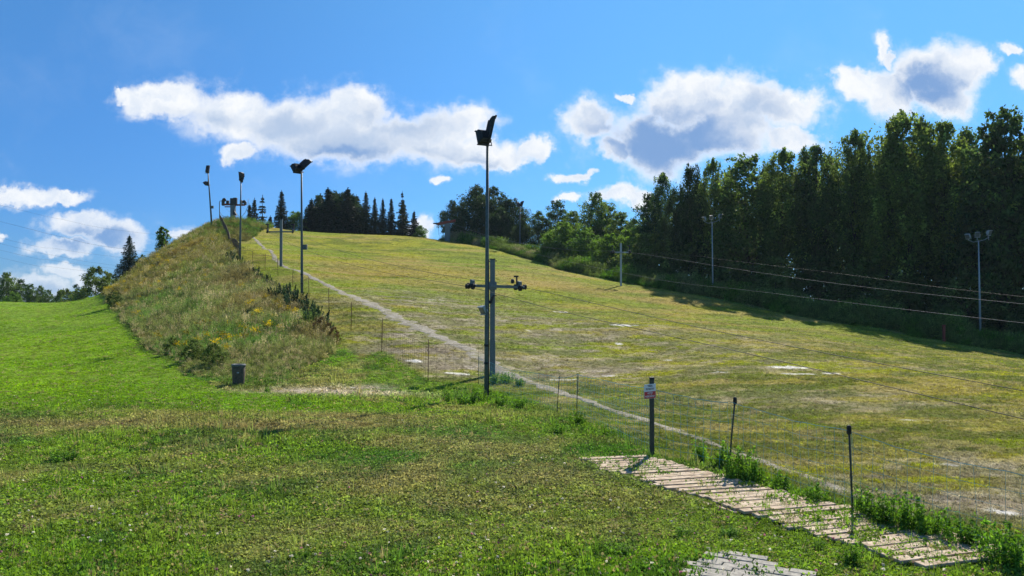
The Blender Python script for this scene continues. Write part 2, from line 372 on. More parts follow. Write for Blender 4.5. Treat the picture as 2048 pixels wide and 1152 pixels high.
faces = np.stack([ii*na+jj, (ii+1)*na+jj, (ii+1)*na+j2, ii*na+j2], -1).reshape(-1, 4)[:, ::-1]
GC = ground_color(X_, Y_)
mg = bpy.data.materials.new('meadow_ground'); mg.use_nodes = True; m = NT(mg.node_tree); bs = m.n['Principled BSDF']
at_ = m.new('ShaderNodeAttribute', attribute_name='Col'); geo = m.new('ShaderNodeNewGeometry')
g1 = m.noise(geo.outputs['Position'], 9, 6, .7); g2 = m.noise(geo.outputs['Position'], 60, 4, .7); g3 = m.noise(geo.outputs['Position'], 1.7, 5, .6)
k = m.math('ADD', m.ramp(g1.outputs[0], .3, .72, .55, 1.4), m.math('MULTIPLY', m.math('SUBTRACT', g2.outputs[0], .5), 1.1))
k = m.math('MULTIPLY', k, m.ramp(g3.outputs[0], .3, .7, .8, 1.2))
kc = m.new('ShaderNodeCombineXYZ'); [m.link(k, kc.inputs[q]) for q in range(3)]
col = m.mix(1.0, at_.outputs['Color'], kc.outputs[0], 'MULTIPLY'); col = m.mix(m.ramp(g2.outputs[0], .58, .72, 0, .45), col, c4((.30, .25, .12)))
m.link(col, bs.inputs['Base Color']); bs.inputs['Roughness'].default_value = .95; bs.inputs['Specular IOR Level'].default_value = .03
bp = m.new('ShaderNodeBump'); bp.inputs['Strength'].default_value = .9; bp.inputs['Distance'].default_value = .06
m.link(m.math('ADD', g1.outputs[0], m.math('MULTIPLY', g2.outputs[0], .5)), bp.inputs['Height']); m.link(bp.outputs[0], bs.inputs['Normal'])
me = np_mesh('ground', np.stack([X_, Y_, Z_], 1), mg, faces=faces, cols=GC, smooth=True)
ground = link(bpy.data.objects.new('ground', me)); tag(ground, kind='structure')

# ------------------------------------------------------------------ materials
def pmat(name, col, rough=.6, metal=0.0, nscale=8, var=.25, bump=.0, spec=.4, col2=None):
    mt = bpy.data.materials.new(name); mt.use_nodes = True; m = NT(mt.node_tree); b = m.n['Principled BSDF']
    tcd = m.new('ShaderNodeTexCoord'); n = m.noise(tcd.outputs['Object'], nscale, 6, .65)
    c2 = col2 or tuple(q*(1-var) for q in col)
    m.link(m.mix(m.ramp(n.outputs[0], .35, .65), c4(col), c4(c2)), b.inputs['Base Color'])
    b.inputs['Metallic'].default_value = metal; b.inputs['Specular IOR Level'].default_value = spec
    m.link(m.ramp(n.outputs[0], .3, .7, rough*.85, min(1, rough*1.15)), b.inputs['Roughness'])
    if bump:
        q = m.new('ShaderNodeBump'); q.inputs['Strength'].default_value = bump; q.inputs['Distance'].default_value = .01
        m.link(n.outputs[0], q.inputs['Height']); m.link(q.outputs[0], b.inputs['Normal'])
    return mt
def leafmat(name, col, col2, trans=.4, var=.5, inst=False, rough=.65, spec=.12):
    mt = bpy.data.materials.new(name); mt.use_nodes = True; m = NT(mt.node_tree); b = m.n['Principled BSDF']
    out = m.n['Material Output']; oi = m.new('ShaderNodeObjectInfo')
    if inst:
        a = m.new('ShaderNodeAttribute', attribute_name='tint', attribute_type='INSTANCER'); base = a.outputs['Color']
        k = m.ramp(oi.outputs['Random'], 0, 1, 1-var*.6, 1+var*.8, False)
    else:
        a = m.new('ShaderNodeAttribute', attribute_name='Col'); base = m.mix(oi.outputs['Random'], c4(col), c4(col2))
        s3 = m.new('ShaderNodeSeparateColor'); m.link(a.outputs['Color'], s3.inputs[0])
        base = m.mix(m.math('MULTIPLY', s3.outputs[1], .75), base, c4(tuple(min(1, q*1.7+.01) for q in col2)))
        k = m.ramp(s3.outputs[0], 0, 1, 1-var*.6, 1+var*.8, False)
    cc = m.new('ShaderNodeCombineXYZ'); [m.link(k, cc.inputs[q]) for q in range(3)]
    c = m.mix(1.0, base, cc.outputs[0], 'MULTIPLY')
    m.link(c, b.inputs['Base Color']); b.inputs['Roughness'].default_value = rough; b.inputs['Specular IOR Level'].default_value = spec
    tr = m.new('ShaderNodeBsdfTranslucent'); hs = m.new('ShaderNodeHueSaturation'); hs.inputs['Saturation'].default_value = 1.15; hs.inputs['Value'].default_value = 1.25
    m.link(c, hs.inputs['Color']); m.link(hs.outputs[0], tr.inputs[0])
    mx = m.new('ShaderNodeMixShader'); mx.inputs[0].default_value = trans
    m.link(b.outputs[0], mx.inputs[1]); m.link(tr.outputs[0], mx.inputs[2]); m.link(mx.outputs[0], out.inputs[0])
    return mt
M_steel = pmat('galvanised_steel', (.135, .16, .185), .55, .3, 30, .25, .15)
M_pole = pmat('weathered_pole', (.10, .125, .14), .6, .25, 20, .3, .1)
M_light = pmat('light_grey_paint', (.34, .38, .42), .5, .1, 25, .2)
M_dark = pmat('dark_housing', (.022, .022, .030), .55, .1, 20, .3)
M_rubber = pmat('black_rubber', (.02, .02, .022), .8, 0, 30, .3)
M_glass = pmat('lamp_glass', (.12, .13, .14), .15, 0, 10, .1, 0, .6)
M_red = pmat('faded_red_paint', (.30, .055, .035), .6, .05, 20, .35)
M_bark = pmat('bark', (.085, .070, .055), .95, 0, 6, .5, .6, .1)
M_birch = pmat('birch_bark', (.36, .34, .31), .9, 0, 4, .5, .4, .1, (.05, .045, .04))
M_wood = pmat('weathered_wood', (.58, .465, .345), .9, 0, 9, .3, .6, .1, (.36, .27, .185))
M_woodd = pmat('dark_wood', (.10, .075, .05), .9, 0, 9, .4, .4, .1)
M_bin = pmat('dark_bin_plastic', (.11, .085, .06), .7, 0, 18, .35, .3)
M_cable = pmat('steel_cable', (.20, .19, .20), .7, .1, 60, .2)
M_dcable = pmat('dark_cable', (.055, .05, .05), .6, .1, 60, .2)
M_net = pmat('blue_green_net', (.16, .42, .46), .6, 0, 60, .2)
M_bnet = pmat('brown_net', (.14, .085, .05), .8, 0, 60, .3)
M_rod = pmat('rusty_rod', (.16, .065, .035), .8, .1, 30, .4)
M_rodb = pmat('black_rod', (.04, .05, .045), .6, 0, 30, .3)
M_white = pmat('sign_white', (.62, .67, .76), .5, 0, 30, .12)
M_sred = pmat('sign_red', (.42, .035, .05), .5, 0, 30, .15)
M_ink = pmat('sign_black', (.02, .02, .03), .6, 0, 30, .1)
M_paver = pmat('concrete_paver', (.40, .375, .33), .9, 0, 22, .3, .5, .1)
M_brick = pmat('brick_wall', (.25, .10, .07), .9, 0, 4, .3)
M_trackc = None

# ------------------------------------------------------------------ sheets: track and pavement
mt = bpy.data.materials.new('worn_concrete'); mt.use_nodes = True; m = NT(mt.node_tree); b = m.n['Principled BSDF']
geo = m.new('ShaderNodeNewGeometry'); n1 = m.noise(geo.outputs['Position'], 3.2, 7, .7); n2 = m.noise(geo.outputs['Position'], 26, 5, .7)
cc = m.mix(m.ramp(n1.outputs[0], .38, .6), c4((.46, .42, .36)), c4((.27, .24, .20)))
cc = m.mix(m.ramp(n2.outputs[0], .46, .62, 0, .85), cc, c4((.15, .14, .08)))
cc = m.mix(m.ramp(m.noise(geo.outputs['Position'], .9, 6, .7).outputs[0], .52, .60, 0, .7), cc, c4((.20, .19, .07)))
m.link(cc, b.inputs['Base Color']); b.inputs['Roughness'].default_value = .95; b.inputs['Specular IOR Level'].default_value = .1
bp = m.new('ShaderNodeBump'); bp.inputs['Distance'].default_value = .03; m.link(n2.outputs[0], bp.inputs['Height']); m.link(bp.outputs[0], b.inputs['Normal'])
M_track = mt
T = TRACK[np.argsort(TRACK[:, 1])]; L = np.concatenate([[0], np.cumsum(np.hypot(*np.diff(T, axis=0).T))])
sN = int(L[-1]/.12); sl = np.linspace(0, L[-1], sN); cx = np.interp(sl, L, T[:, 0]); cy = np.interp(sl, L, T[:, 1])

for _ in range(2):
    cxp = np.pad(cx, 40, mode='reflect', reflect_type='odd'); cyp = np.pad(cy, 40, mode='reflect', reflect_type='odd'); k_ = np.ones(81)/81; cx = np.convolve(cxp, k_, 'valid'); cy = np.convolve(cyp, k_, 'valid')

tx = np.gradient(cx); ty = np.gradient(cy); tl = np.hypot(tx, ty); nx, ny = -ty/tl, tx/tl
wid = np.interp(sl, [0, L[-1]*.15, L[-1]*.3, L[-1]*.55, L[-1]], [.12, .15, .46, .22, .17])
NC = 9; rows = []
for q in range(NC):
    t = (q/(NC-1)-.5)*2; e = 1+(vnoise(sl*1.7, sl*0+q//5*9, 5)-.5)*1.1+(vnoise(sl*6, sl*0+q//5*9, 6)-.5)*.6; e = np.clip(e, .15, 1.7)
    off = t*wid*e; rows.append(np.stack([cx+nx*off, cy+ny*off], 1))
G = np.stack(rows, 1).reshape(-1, 2); zz = terrain(G[:, 0], G[:, 1]).reshape(sN, NC); edge = np.abs(np.linspace(-1, 1, NC))
zz = zz+.022-.03*(edge[None]**6); V = np.concatenate([G, zz.reshape(-1, 1)], 1)
i0, j0 = np.meshgrid(np.arange(sN-1), np.arange(NC-1), indexing='ij'); fc = np.stack([i0*NC+j0, (i0+1)*NC+j0, (i0+1)*NC+j0+1, i0*NC+j0+1], -1).reshape(-1, 4)
tr = link(bpy.data.objects.new('path', np_mesh('path', V, M_track, faces=fc, smooth=True))); tag(tr, kind='structure')
def track_dist(x, y): return seg_dist(x, y, np.stack([cx, cy], 1)[::12])[0]

# pavers
def prot(a): return np.array([[math.cos(a), -math.sin(a), 0], [math.sin(a), math.cos(a), 0], [0, 0, 1]])
PAVC = at(1470, 1140)
pv = MB(); ra = rad(-28); rp = random.Random(4)
pav_cells = []
for i in range(-9, 10):
    for j in range(-16, 17):
        lx = (i+(j % 2)*.5)*.205; ly = j*.103
        x = PAVC[0]+lx*math.cos(ra)-ly*math.sin(ra); y = PAVC[1]+lx*math.sin(ra)+ly*math.cos(ra)
        # ragged outline
        q = ((x-PAVC[0]-.04)/.58)**2
        lim = .34-.62*q+rp.uniform(-.05, .05)
        if y-PAVC[1] > lim or y < PAVC[1]-1.5 or abs(x-PAVC[0]) > .80: continue
        pav_cells.append((x, y))
        R = prot(ra+rp.uniform(-.03, .03)); pv.box((x, y, tz(x, y)+.006+rp.uniform(-.005, .005)), (.198, .096, .06), R, .004)
for px, py in []:
    q = at(px, py); pv.box((q[0], q[1], q[2]+.008), (.198, .096, .06), prot(ra+rp.uniform(-.3, .3)), .004); pav_cells.append((q[0], q[1]))
o = pv.build('pavement', M_paver); tag(o, kind='structure')
pav_cells = np.array(pav_cells)

# ------------------------------------------------------------------ boardwalk
bw = empty('boardwalk', (PLANK_A[0], PLANK_A[1], tz(*PLANK_A)))
tag(bw, 'weathered pale plank boardwalk overgrown with grass beside the warning sign', 'boardwalk')
B0 = np.array(bw.location); dk = MB(); rp = random.Random(11)
pd = np.array((.97, .20)); pd /= np.linalg.norm(pd)
NP = 35; plank_c = []
for i in range(NP):
    t = i/(NP-1); c = PLANK_A*(1-t)+PLANK_B*t
    ln = 1.13+rp.uniform(-.05, .06)-rp.choice((0, 0, 0, .06, .14)); off = .04*math.sin(i*.9)+.004*i+rp.uniform(-.03, .03)
    w = .118+rp.uniform(-.022, .010); a = math.atan2(pd[1], pd[0])+rp.uniform(-.025, .025)+.10*t
    x = c[0]+off; y = c[1]; z = tz(x, y)+.05+rp.uniform(-.006, .008)
    R = prot(a) @ np.array([[1, 0, rp.uniform(-.012, .012)], [0, 1, rp.uniform(-.05, .05)], [0, 0, 1]])
    dk.box((x-B0[0], y-B0[1], z-B0[2]), (ln, w, .03), R, .004); plank_c.append((x, y, a, ln, w))
dk.build('deck', M_wood, bw)
for s_ in (-1, 1):
    jb = MB(); pp = []
    for i in range(0, 22, 3):
        t = i/(NP-1); c = PLANK_A*(1-t)+PLANK_B*t+s_*pd*.515; pp.append((c[0]-B0[0], c[1]-B0[1], tz(c[0], c[1])+.012-B0[2]))
    for p, q in zip(pp[:-1], pp[1:]):
        p = np.array(p); q = np.array(q); mid = (p+q)/2; d = q-p; jb.box(mid, (np.linalg.norm(d)*.99, .05, .04), prot(math.atan2(d[1], d[0])), .003)
    jb.build('bearer', M_wood, bw)
plank_c = np.array(plank_c)
def on_planks(x, y):
    r = np.zeros(x.shape, bool)
    for cx_, cy_, a, ln, w in plank_c:
        dx = x-cx_; dy = y-cy_; p = dx*math.cos(a)+dy*math.sin(a); q = -dx*math.sin(a)+dy*math.cos(a)
        r |= (abs(p) < ln/2+.01) & (abs(q) < w/2-.008)
    return r

# ------------------------------------------------------------------ floodlight poles
def frame(dir_, up=(0, 0, 1)):
    """3x3 with local +y along dir_ (the way the lamp shines) and local z near up"""
    y = np.array(dir_, float); y /= np.linalg.norm(y); x = np.cross(y, up); x /= np.linalg.norm(x); z = np.cross(x, y)
    return np.stack([x, y, z], 1)
def floodlight(parent, c, R, w=.44, h=.40, t=.20, mat=None, arm=None):
    mat = mat or M_dark; c = np.array(c)
    b = MB(); prof = [(0, .5), (-.55, .46), (-.85, .34), (-1.0, .18)]     # y depth behind glass, half size factor
    vs = []
    for yy_, k in prof:
        hw = w*k; hh = h*k; e = .12*hw
        for x_, z_ in ((-hw+e, -hh), (hw-e, -hh), (hw, -hh+e), (hw, hh-e), (hw-e, hh), (-hw+e, hh), (-hw, hh-e), (-hw, -hh+e)): vs.append(R @ np.array((x_, yy_*t, z_))+c)
    fs = [tuple(range(8))]
    for r in range(3):
        for i in range(8): j = (i+1) % 8; fs.append((r*8+i, r*8+8+i, r*8+8+j, r*8+j))
    fs.append(tuple(range(31, 23, -1))); b.add(vs, fs)
    for q in range(-3, 4): b.box(R @ np.array((q*w*.1, -.92*t, 0))+c, (.012, t*.3, h*.55), R)     # cooling fins
    b.box(R @ np.array((0, .012, h*.5))+c, (w*1.02, .05, .02), R); b.box(R @ np.array((0, .012, -h*.5))+c, (w*1.02, .05, .02), R)
    ho = b.build('floodlight', mat, parent)
    g = MB(); g.box(R @ np.array((0, .008, 0))+c, (w*.88, .012, h*.86), R, .003); g.build('glass', M_glass, ho)
    yk = MB(); s = w*.5+.03
    yk.tube([R @ np.array(p)+c for p in ((-s, -t*.4, 0), (-s, -t*.4, -h*.62), (s, -t*.4, -h*.62), (s, -t*.4, 0))], .016, 6)
    if arm is not None: yk.tube([R @ np.array((0, -t*.4, -h*.62))+c, np.array(arm)], .022, 6)
    yk.build('bracket', mat, ho)
    return ho
def flood_pole(base, top_px, heads, label, r0=.058, r1=.036, lean=None, mat=None, boxes=(), group='floodlight poles along the piste', bands=True):
    """top_px = (x, y) pixel of pole tip; heads = list of (dx, dz, dir, w, h, t)"""
    d = base[1]; tip = P(top_px[0], top_px[1], d); mat = mat or M_pole
    e = empty('floodlight_pole', base); tag(e, label, 'floodlight pole', group)
    rel = tip-base; pm = MB(); pm.tube([np.array((0, 0, -.25)), rel*.25, rel*.6, rel], [r0*1.08, r0, (r0+r1)/2, r1], 12)
    po = pm.build('pole', mat, e)
    if bands:
        for f_ in (.14, .21): bm_ = MB(); bm_.lathe([(r0+.004, -.03), (r0+.012, -.02), (r0+.012, .02), (r0+.004, .03)], rel*f_, 12, rel); bm_.build('band', M_dark, e)
    ft = MB(); ft.box((0, 0, .02), (.26, .26, .05), None, .01); ft.build('foot_plate', mat, e)
    for hx, hy, hz, dr, w, h, t in heads:
        floodlight(e, rel+np.array((hx, hy, hz)), frame(dr), w, h, t, M_light if mat is M_light else M_dark, rel)
    for f_, s, side in boxes:
        bx = MB(); bx.box(rel*f_+np.array((side*(r0+s*.45), 0, 0)), (s, s*.7, s*1.2), None, .01); bx.build('junction_box', mat if s > .1 else M_dark, e)
    return e
# near one
b0 = at(973, 797)
e = flood_pole(b0, (975, 292), [(-.14, -.05, .20, (-.45, .80, -.35), .34, .40, .20), (.13, .02, .46, (1, .12, -.22), .36, .66, .15)],
   'tallest nearest grey pole with two dark floodlights beside the lift tower', r0=.058, r1=.036, bands=True)
rel = P(975, 292, b0[1])-b0; s0 = P(964, 621, b0[1])-b0
floodlight(e, s0, frame((-.6, -.55, -.45)), .20, .22, .17, M_light, (rel*((P(973, 628, b0[1])-b0)[2]/rel[2])))
cb = MB(); cb.tube([np.array((.062, -.03, .05)), rel*.3+np.array((.056, -.03, 0)), rel*.55+np.array((.05, -.03, 0))], .010, 6); cb.build('cable_conduit', M_dark, e); fo_ = MB(); fo_.lathe([(.17, -.1), (.17, .02), (.15, .04), (.10, .045)], (0, 0, -.02), 14); fo_.build('footing', M_paver, e)
# second
b1 = at(604, 604)
flood_pole(b1, (603, 343), [(-.30, 0, .10, (-.6, .6, -.75), .50, .52, .30), (.28, -.02, .30, (.75, .5, -.9), .55, .58, .30)], 'floodlight pole with a small dark box, second nearest on the left crest', r0=.07, r1=.045, boxes=((.42, .22, 1),))
b2 = at(480, 519)
flood_pole(b2, (482, 362), [(-.05, 0, .50, (-.9, .3, -.1), .5, .6, .3), (.14, .1, .15, (.9, .5, -.2), .5, .5, .3)], 'floodlight pole standing in front of the red topped lift station', r0=.085, r1=.05)
b3 = P(424, 452, 98); b3[2] = tz(b3[0], b3[1])
flood_pole(b3, (416, 344), [(0, 0, .35, (.1, .9, -.2), .45, 1.0, .3), (-.25, 0, -1.55, (-.7, .3, -.9), .75, .5, .35)], 'farthest left leaning pole with one floodlight high and one lower', r0=.11, r1=.06, boxes=((.37, .28, 1),))
b4 = on(1040, 106)
flood_pole(b4, (1040, 416), [(-.35, 0, .45, (-.8, .4, -.3), .5, .7, .3), (.35, 0, .55, (.8, .3, -.3), .5, .8, .3)], 'distant pole with two small lamps beside the round crowned hilltop trees', r0=.10, r1=.06, bands=False, mat=M_pole)
# three-armed lamps on the forest side
def armed_pole(base, top_px, label, sc=1.0):
    d = base[1]; tip = P(top_px[0], top_px[1], d); rel = tip-base; e = empty('lamp_post', base); tag(e, label, 'lamp post', 'grey lamp posts in front of the forest')
    pm = MB(); pm.tube([(0, 0, -.2), rel*.5, rel], [.13*sc, .10*sc, .065*sc], 10); pm.build('pole', M_light, e)
    am = MB(); z = rel[2]; am.tube([rel+np.array((-1.25*sc, 0, .05)), rel+np.array((-.6*sc, 0, -.12)), rel+np.array((0, 0, -.05)), rel+np.array((.7*sc, 0, .05)), rel+np.array((1.25*sc, 0, .25))], .035*sc, 6); am.build('crossarm', M_light, e)
    for hx, hz, dr in ((-1.35, .28, (-.8, -.5, -.55)), (-.16, .42, (-.35, -.8, -.35)), (1.35, .55, (.35, -.85, -.35))):
        floodlight(e, rel+np.array((hx*sc, -.05, hz)), frame(dr), .5*sc, .62*sc, .38*sc, M_light, rel+np.array((hx*.9*sc, 0, .02)))
    return e
armed_pole(on(1960, 57), (1957, 481), 'grey lamp post with three pale lamps, rightmost before the forest', .62)
armed_pole(on(1426, 72), (1424, 444), 'grey lamp post with pale lamps left of the forest middle', .58)

# ------------------------------------------------------------------ ski lift towers
def sheaves(parent, c, dirv, n=2, r=.10, gap=.24, name='sheave_assembly'):
    """row of rubber-tyred cable wheels under/over a beam"""
    c = np.array(c); dv = np.array(dirv, float); dv /= np.linalg.norm(dv); ax = np.cross(dv, (0, 0, 1)); ax /= np.linalg.norm(ax)
    b = MB(); R = np.stack([dv, np.cross((0, 0, 1), dv), (0, 0, 1)], 1)
    b.box(c, (gap*n, .05, .07), R, .006); b.box(c+np.array((0, 0, .09)), (.14, .12, .16), R, .01)
    o = b.build(name, M_steel, parent)
    for k in range(n):
        w = c+dv*(k-(n-1)/2)*gap-np.array((0, 0, .04))+ax*.06
        wm = MB(); wm.lathe([(r*.35, -.035), (r, -.03), (r*1.0, -.012), (r*.82, 0), (r*1.0, .012), (r, .03), (r*.35, .035)], w, 14, ax); wm.build('wheel', M_rubber, o)
    return o
tb = at(985, 750); d1 = tb[1]
tw = empty('lift_tower', tb); tag(tw, 'nearest grey ski lift tower with crossarm and black pulley wheels behind the tallest floodlight pole', 'lift tower', 'tow lift towers')
top = P(987, 519, d1)-tb; hgt = top[2]
pm = MB(); pm.box((0, 0, hgt*.15-.1), (.19, .17, hgt*.3+.2), None, .006); pm.box((0.0, 0, hgt*.65), (.165, .15, hgt*.70), None, .006); pm.build('column', M_steel, tw)
pm = MB(); pm.box((0, 0, hgt+.012), (.20, .18, .024), None, .004); pm.box((.08, -.05, hgt-.05), (.14, .04, .03), None, .004); pm.box((-.10, -.05, hgt-.07), (.08, .04, .03), None, .004); pm.build('cap', M_dark, tw)
za = (P(985, 573, d1)-tb)[2]; xl = (P(938, 573, d1)-tb)[0]; xr_ = (P(1046, 575, d1)-tb)[0]
pm = MB(); pm.box(((xl+xr_)/2, -.14, za), (xr_-xl-.2, .085, .095), np.array([[1, 0, 0], [0, 1, 0], [-.03, 0, 1]]), .008); pm.box((0, -.12, za+.02), (.28, .05, .26), None, .006); pm.build('crossarm', M_steel, tw)
cdir = np.array((.56, -.80, -.12))
def end_wheels(x, z):
    sa = sheaves(tw, (x, -.14, z+.03), cdir, 2, .10, .26)
    return sa
end_wheels(xl+.12, za+.02); end_wheels(xr_-.12, za-.03)
for cx0, cz0 in ((xl-.05, za+.0), (xr_+.05, za-.02)):
    wm = MB(); wm.lathe([(.03, -.05), (.085, -.045), (.085, -.02), (.06, 0), (.085, .02), (.085, .045), (.03, .05)], (cx0, -.16, cz0), 14, (1, .5, 0)); wm.build('wheel', M_rubber, tw)
q = P(1031, 557, d1)-tb; pm = MB(); pm.box((q[0]+.04, -.14, za+.17), (.05, .05, .34), None, .004); pm.lathe([(.03, -.04), (.075, -.035), (.075, .035), (.03, .04)], (q[0]-.10, -.15, za+.17), 12, (1, .4, 0)); pm.box((q[0]+.02, -.14, za+.33), (.16, .12, .05), None, .008); pm.build('detector', M_dark, tw)
q = P(984, 600, d1)-tb; pm = MB(); pm.box((-.03, -.13, q[2]), (.09, .12, .24), np.array([[1, 0, .35], [0, 1, 0], [0, 0, 1]]), .01); pm.box((.08, -.10, q[2]+.14), (.13, .03, .03), None, .004); pm.box((-.12, -.14, q[2]-.06), (.14, .10, .09), None, .01); pm.build('loudspeaker', M_dark, tw)
# second tower
def small_tower(base, top_py, arm_py, px, half, label, depth, wid=.2, mat=M_steel, sh=True):
    e = empty('lift_tower', base); tag(e, label, 'lift tower', 'tow lift towers'); hgt = (P(px, top_py, depth)-base)[2]; za = (P(px, arm_py, depth)-base)[2]
    pm = MB(); pm.box((0, 0, hgt/2-.15), (wid, wid*.9, hgt+.3), None, .01); pm.box((0, 0, hgt+.015), (wid*1.15, wid*1.05, .03), None, .004); pm.build('column', mat, e)
    pm = MB(); pm.box((0, -wid*.75, za), (2*half, .10, .11), None, .01); pm.build('crossarm', mat, e)
    for s_ in (-1, 1):
        sheaves(e, (s_*half, -wid*.75, za+.06), (.4, -.9, -.1), 2, .15, .36)
        q = MB(); q.box((s_*half, -wid*.75, za+.36), (.09, .09, .42), None, .01); q.box((s_*half-.05, -wid*.75, za+.6), (.26, .16, .1), None, .01); q.build('hanger', M_dark, e)
    return e
t2 = at(562, 533); T2 = small_tower(t2, 440, 464, 562, 1.05, 'tall plain grey lift tower standing halfway up beside the bare track', t2[1])
t3 = on(1242, 72); T3 = small_tower(t3, 487, 505, 1242, .75, 'slim pale lift tower at the right edge of the piste', t3[1], .17, M_light)
# top station (left)
ts = P(466, 447, 107); ts[2] = tz(ts[0], ts[1]); st = empty('lift_station', ts); tag(st, 'upper lift terminal with red crosspiece and thick post on the left hill crest', 'lift station', 'upper ends of the two lifts')
D = ts[1]; rl = lambda px, py: P(px, py, D)-ts
h_ = rl(466, 400)[2]
pm = MB(); pm.box((0, 0, h_/2-.3), (.62, .55, h_+.6), None, .03); pm.build('column', M_steel, st)
pm = MB(); c_ = rl(457, 409); pm.box((c_[0], 0, c_[2]), (1.55, .5, .22), None, .02); c_ = rl(480, 410); pm.box((c_[0], 0, c_[2]), (1.3, .45, .20), None, .02); c_ = rl(458, 414); pm.box((c_[0]-.1, -.2, c_[2]), (.8, .3, .12), None, .02); pm.build('crossbeam', M_red, st)
pm = MB()
for px, py, w, hh in ((447, 406, .35, .75), (456, 405, .35, .5), (465, 404, .5, 1.0), (471, 403, .5, 1.0), (483, 405, .3, .6), (491, 407, .3, .45)): c_ = rl(px, py); pm.box((c_[0], -.1, c_[2]), (w, .4, hh), None, .04)
pm.build('pulley_housing', M_dark, st)
for wpx, wpy, wr in ((449, 400, .26), (489, 404, .24)): pm = MB(); c_ = rl(wpx, wpy); pm.lathe([(.1, -.1), (wr, -.08), (wr, .08), (.1, .1)], (c_[0], -.15, c_[2]), 12, (0, 1, .2)); pm.build('wheel', M_rubber, st)
pm = MB(); pm.tube([rl(459, 403)+np.array((0, 0, .1)), rl(440, 402), rl(439, 404), rl(439, 447)], .05, 6)
arc = [rl(440, 424), rl(444, 431), rl(452, 434), rl(466, 434.5), rl(476, 434), rl(484, 433), rl(491, 424), rl(496, 412), rl(496.5, 398)]
pm.tube(arc, .028, 6); pm.tube([rl(471, 424), rl(477, 432)], .03, 6); pm.build('guard_hoop', M_steel, st)
pm = MB(); c_ = rl(471, 425); pm.add([c_+np.array(p) for p in ((-.2, -.35, .4), (.35, -.35, -.45), (-.25, -.35, -.3), (-.2, -.15, .4), (.35, -.15, -.45), (-.25, -.15, -.3))], [(0, 2, 1), (3, 4, 5), (0, 1, 4, 3), (1, 2, 5, 4), (2, 0, 3, 5)]); pm.build('counterweight', M_dark, st)
# top station (right)
ts2 = on(895, 111); sr = empty('lift_station', ts2); tag(sr, 'upper lift terminal with broad post and rusty beam at the right end of the skyline', 'lift station', 'upper ends of the two lifts')
D2 = ts2[1]; r2 = lambda px, py: P(px, py, D2)-ts2; h_ = r2(895, 446)[2]
pm = MB(); pm.box((0, 0, h_/2-.3), (.75, .6, h_+.6), None, .03); pm.build('column', M_steel, sr)
pm = MB(); c_ = r2(893, 445); pm.box((c_[0], -.05, c_[2]), (2.6, .6, .35), np.array([[1, 0, 0], [0, 1, 0], [.20, 0, 1]]), .04); pm.build('crossbeam', M_red, sr)
pm = MB(); c_ = r2(872, 447); pm.lathe([(.1, -.08), (.42, -.06), (.42, .06), (.1, .08)], (c_[0], 0, c_[2]), 16, (0, 0, 1)); pm.build('wheel', M_dark, sr); pm = MB(); pm.tube([r2(876, 449), r2(878, 470)], .02, 5); pm.build('hanging_rope', M_dark, sr)

# ------------------------------------------------------------------ cables
def spline(pts, n=14):
    pts = np.array(pts); out = []; m_ = len(pts)
    for i in range(m_-1):
        p0 = pts[max(i-1, 0)]; p1 = pts[i]; p2 = pts[i+1]; p3 = pts[min(i+2, m_-1)]
        for k in range(n):
            t = k/n; out.append(.5*((2*p1)+(-p0+p2)*t+(2*p0-5*p1+4*p2-p3)*t*t+(-p0+3*p1-3*p2+p3)*t**3))
    out.append(pts[-1]); return out
def cable(pts, r, mat, name, label, cat, group):
    b = MB(); b.tube(spline(pts), r, 6); o = b.build(name, mat); tag(o, label, cat, group); return o
armL = tb+np.array((xl-.02, -.14, za-.02)); armR = tb+np.array((xr_+.02, -.14, za-.04)); a2 = (P(562, 464, t2[1])-t2)[2]
def sag(a, b, s, n=5):
    a = np.array(a, float); b = np.array(b, float); return [a+(b-a)*k/n-np.array((0, 0, s*4*(k/n)*(1-k/n))) for k in range(n+1)]
cable(sag(ts+np.array(rl(450, 414)), t2+np.array((-1.05, -.15, a2)), .5)+sag(t2+np.array((-1.05, -.15, a2)), armL, .55)[1:]+[P(1111, 620, 21.5), P(1300, 663, 18.2), P(1560, 722, 15.2), P(2048, 838, 12), P(2500, 940, 10)], .007, M_dcable, 'lift_cable', 'lower dark haul cable crossing the piste from the left end of the crossarm', 'cable', 'haul cables of the left lift')
cable(sag(ts+np.array(rl(484, 413)), t2+np.array((1.05, -.15, a2)), .5)+sag(t2+np.array((1.05, -.15, a2)), armR, .5)[1:]+[P(1223, 615, 21.5), P(1400, 655, 18.8), P(1640, 704, 16.5), P(2048, 782, 13.5), P(2500, 865, 11.5)], .007, M_dcable, 'lift_cable', 'upper dark haul cable crossing the piste from the right end of the crossarm', 'cable', 'haul cables of the left lift')
a3 = (P(1242, 505, t3[1])-t3)[2]
cable(sag(r2(905, 447)+ts2, t3+np.array((.75, -.13, a3)), 1.0)+[P(1504, 543, 52), P(1720, 573, 41), P(2048, 608, 31), P(2700, 668, 21)], 0.010, M_cable, 'lift_cable', 'middle grey cable from the slim tower running right across the forest', 'cable', 'haul cables of the right lift')
cable([P(905, 456, 108), P(1060, 505, 92), P(1300, 556, 66), P(1500, 581, 50), P(1720, 608, 38), P(2048, 646, 27), P(2700, 712, 18)], 0.009, M_cable, 'lift_cable', 'lowest pale thick cable running right along the foot of the forest', 'cable', 'haul cables of the right lift')
cable([t3+np.array((-.75, -.13, a3)), P(1380, 511, 62), P(1460, 521, 56), P(1677, 547, 46), P(1900, 577, 38), P(2300, 620, 29)], .009, M_dcable, 'lift_cable', 'highest thin reddish cable in front of the dark forest', 'cable', 'haul cables of the right lift')
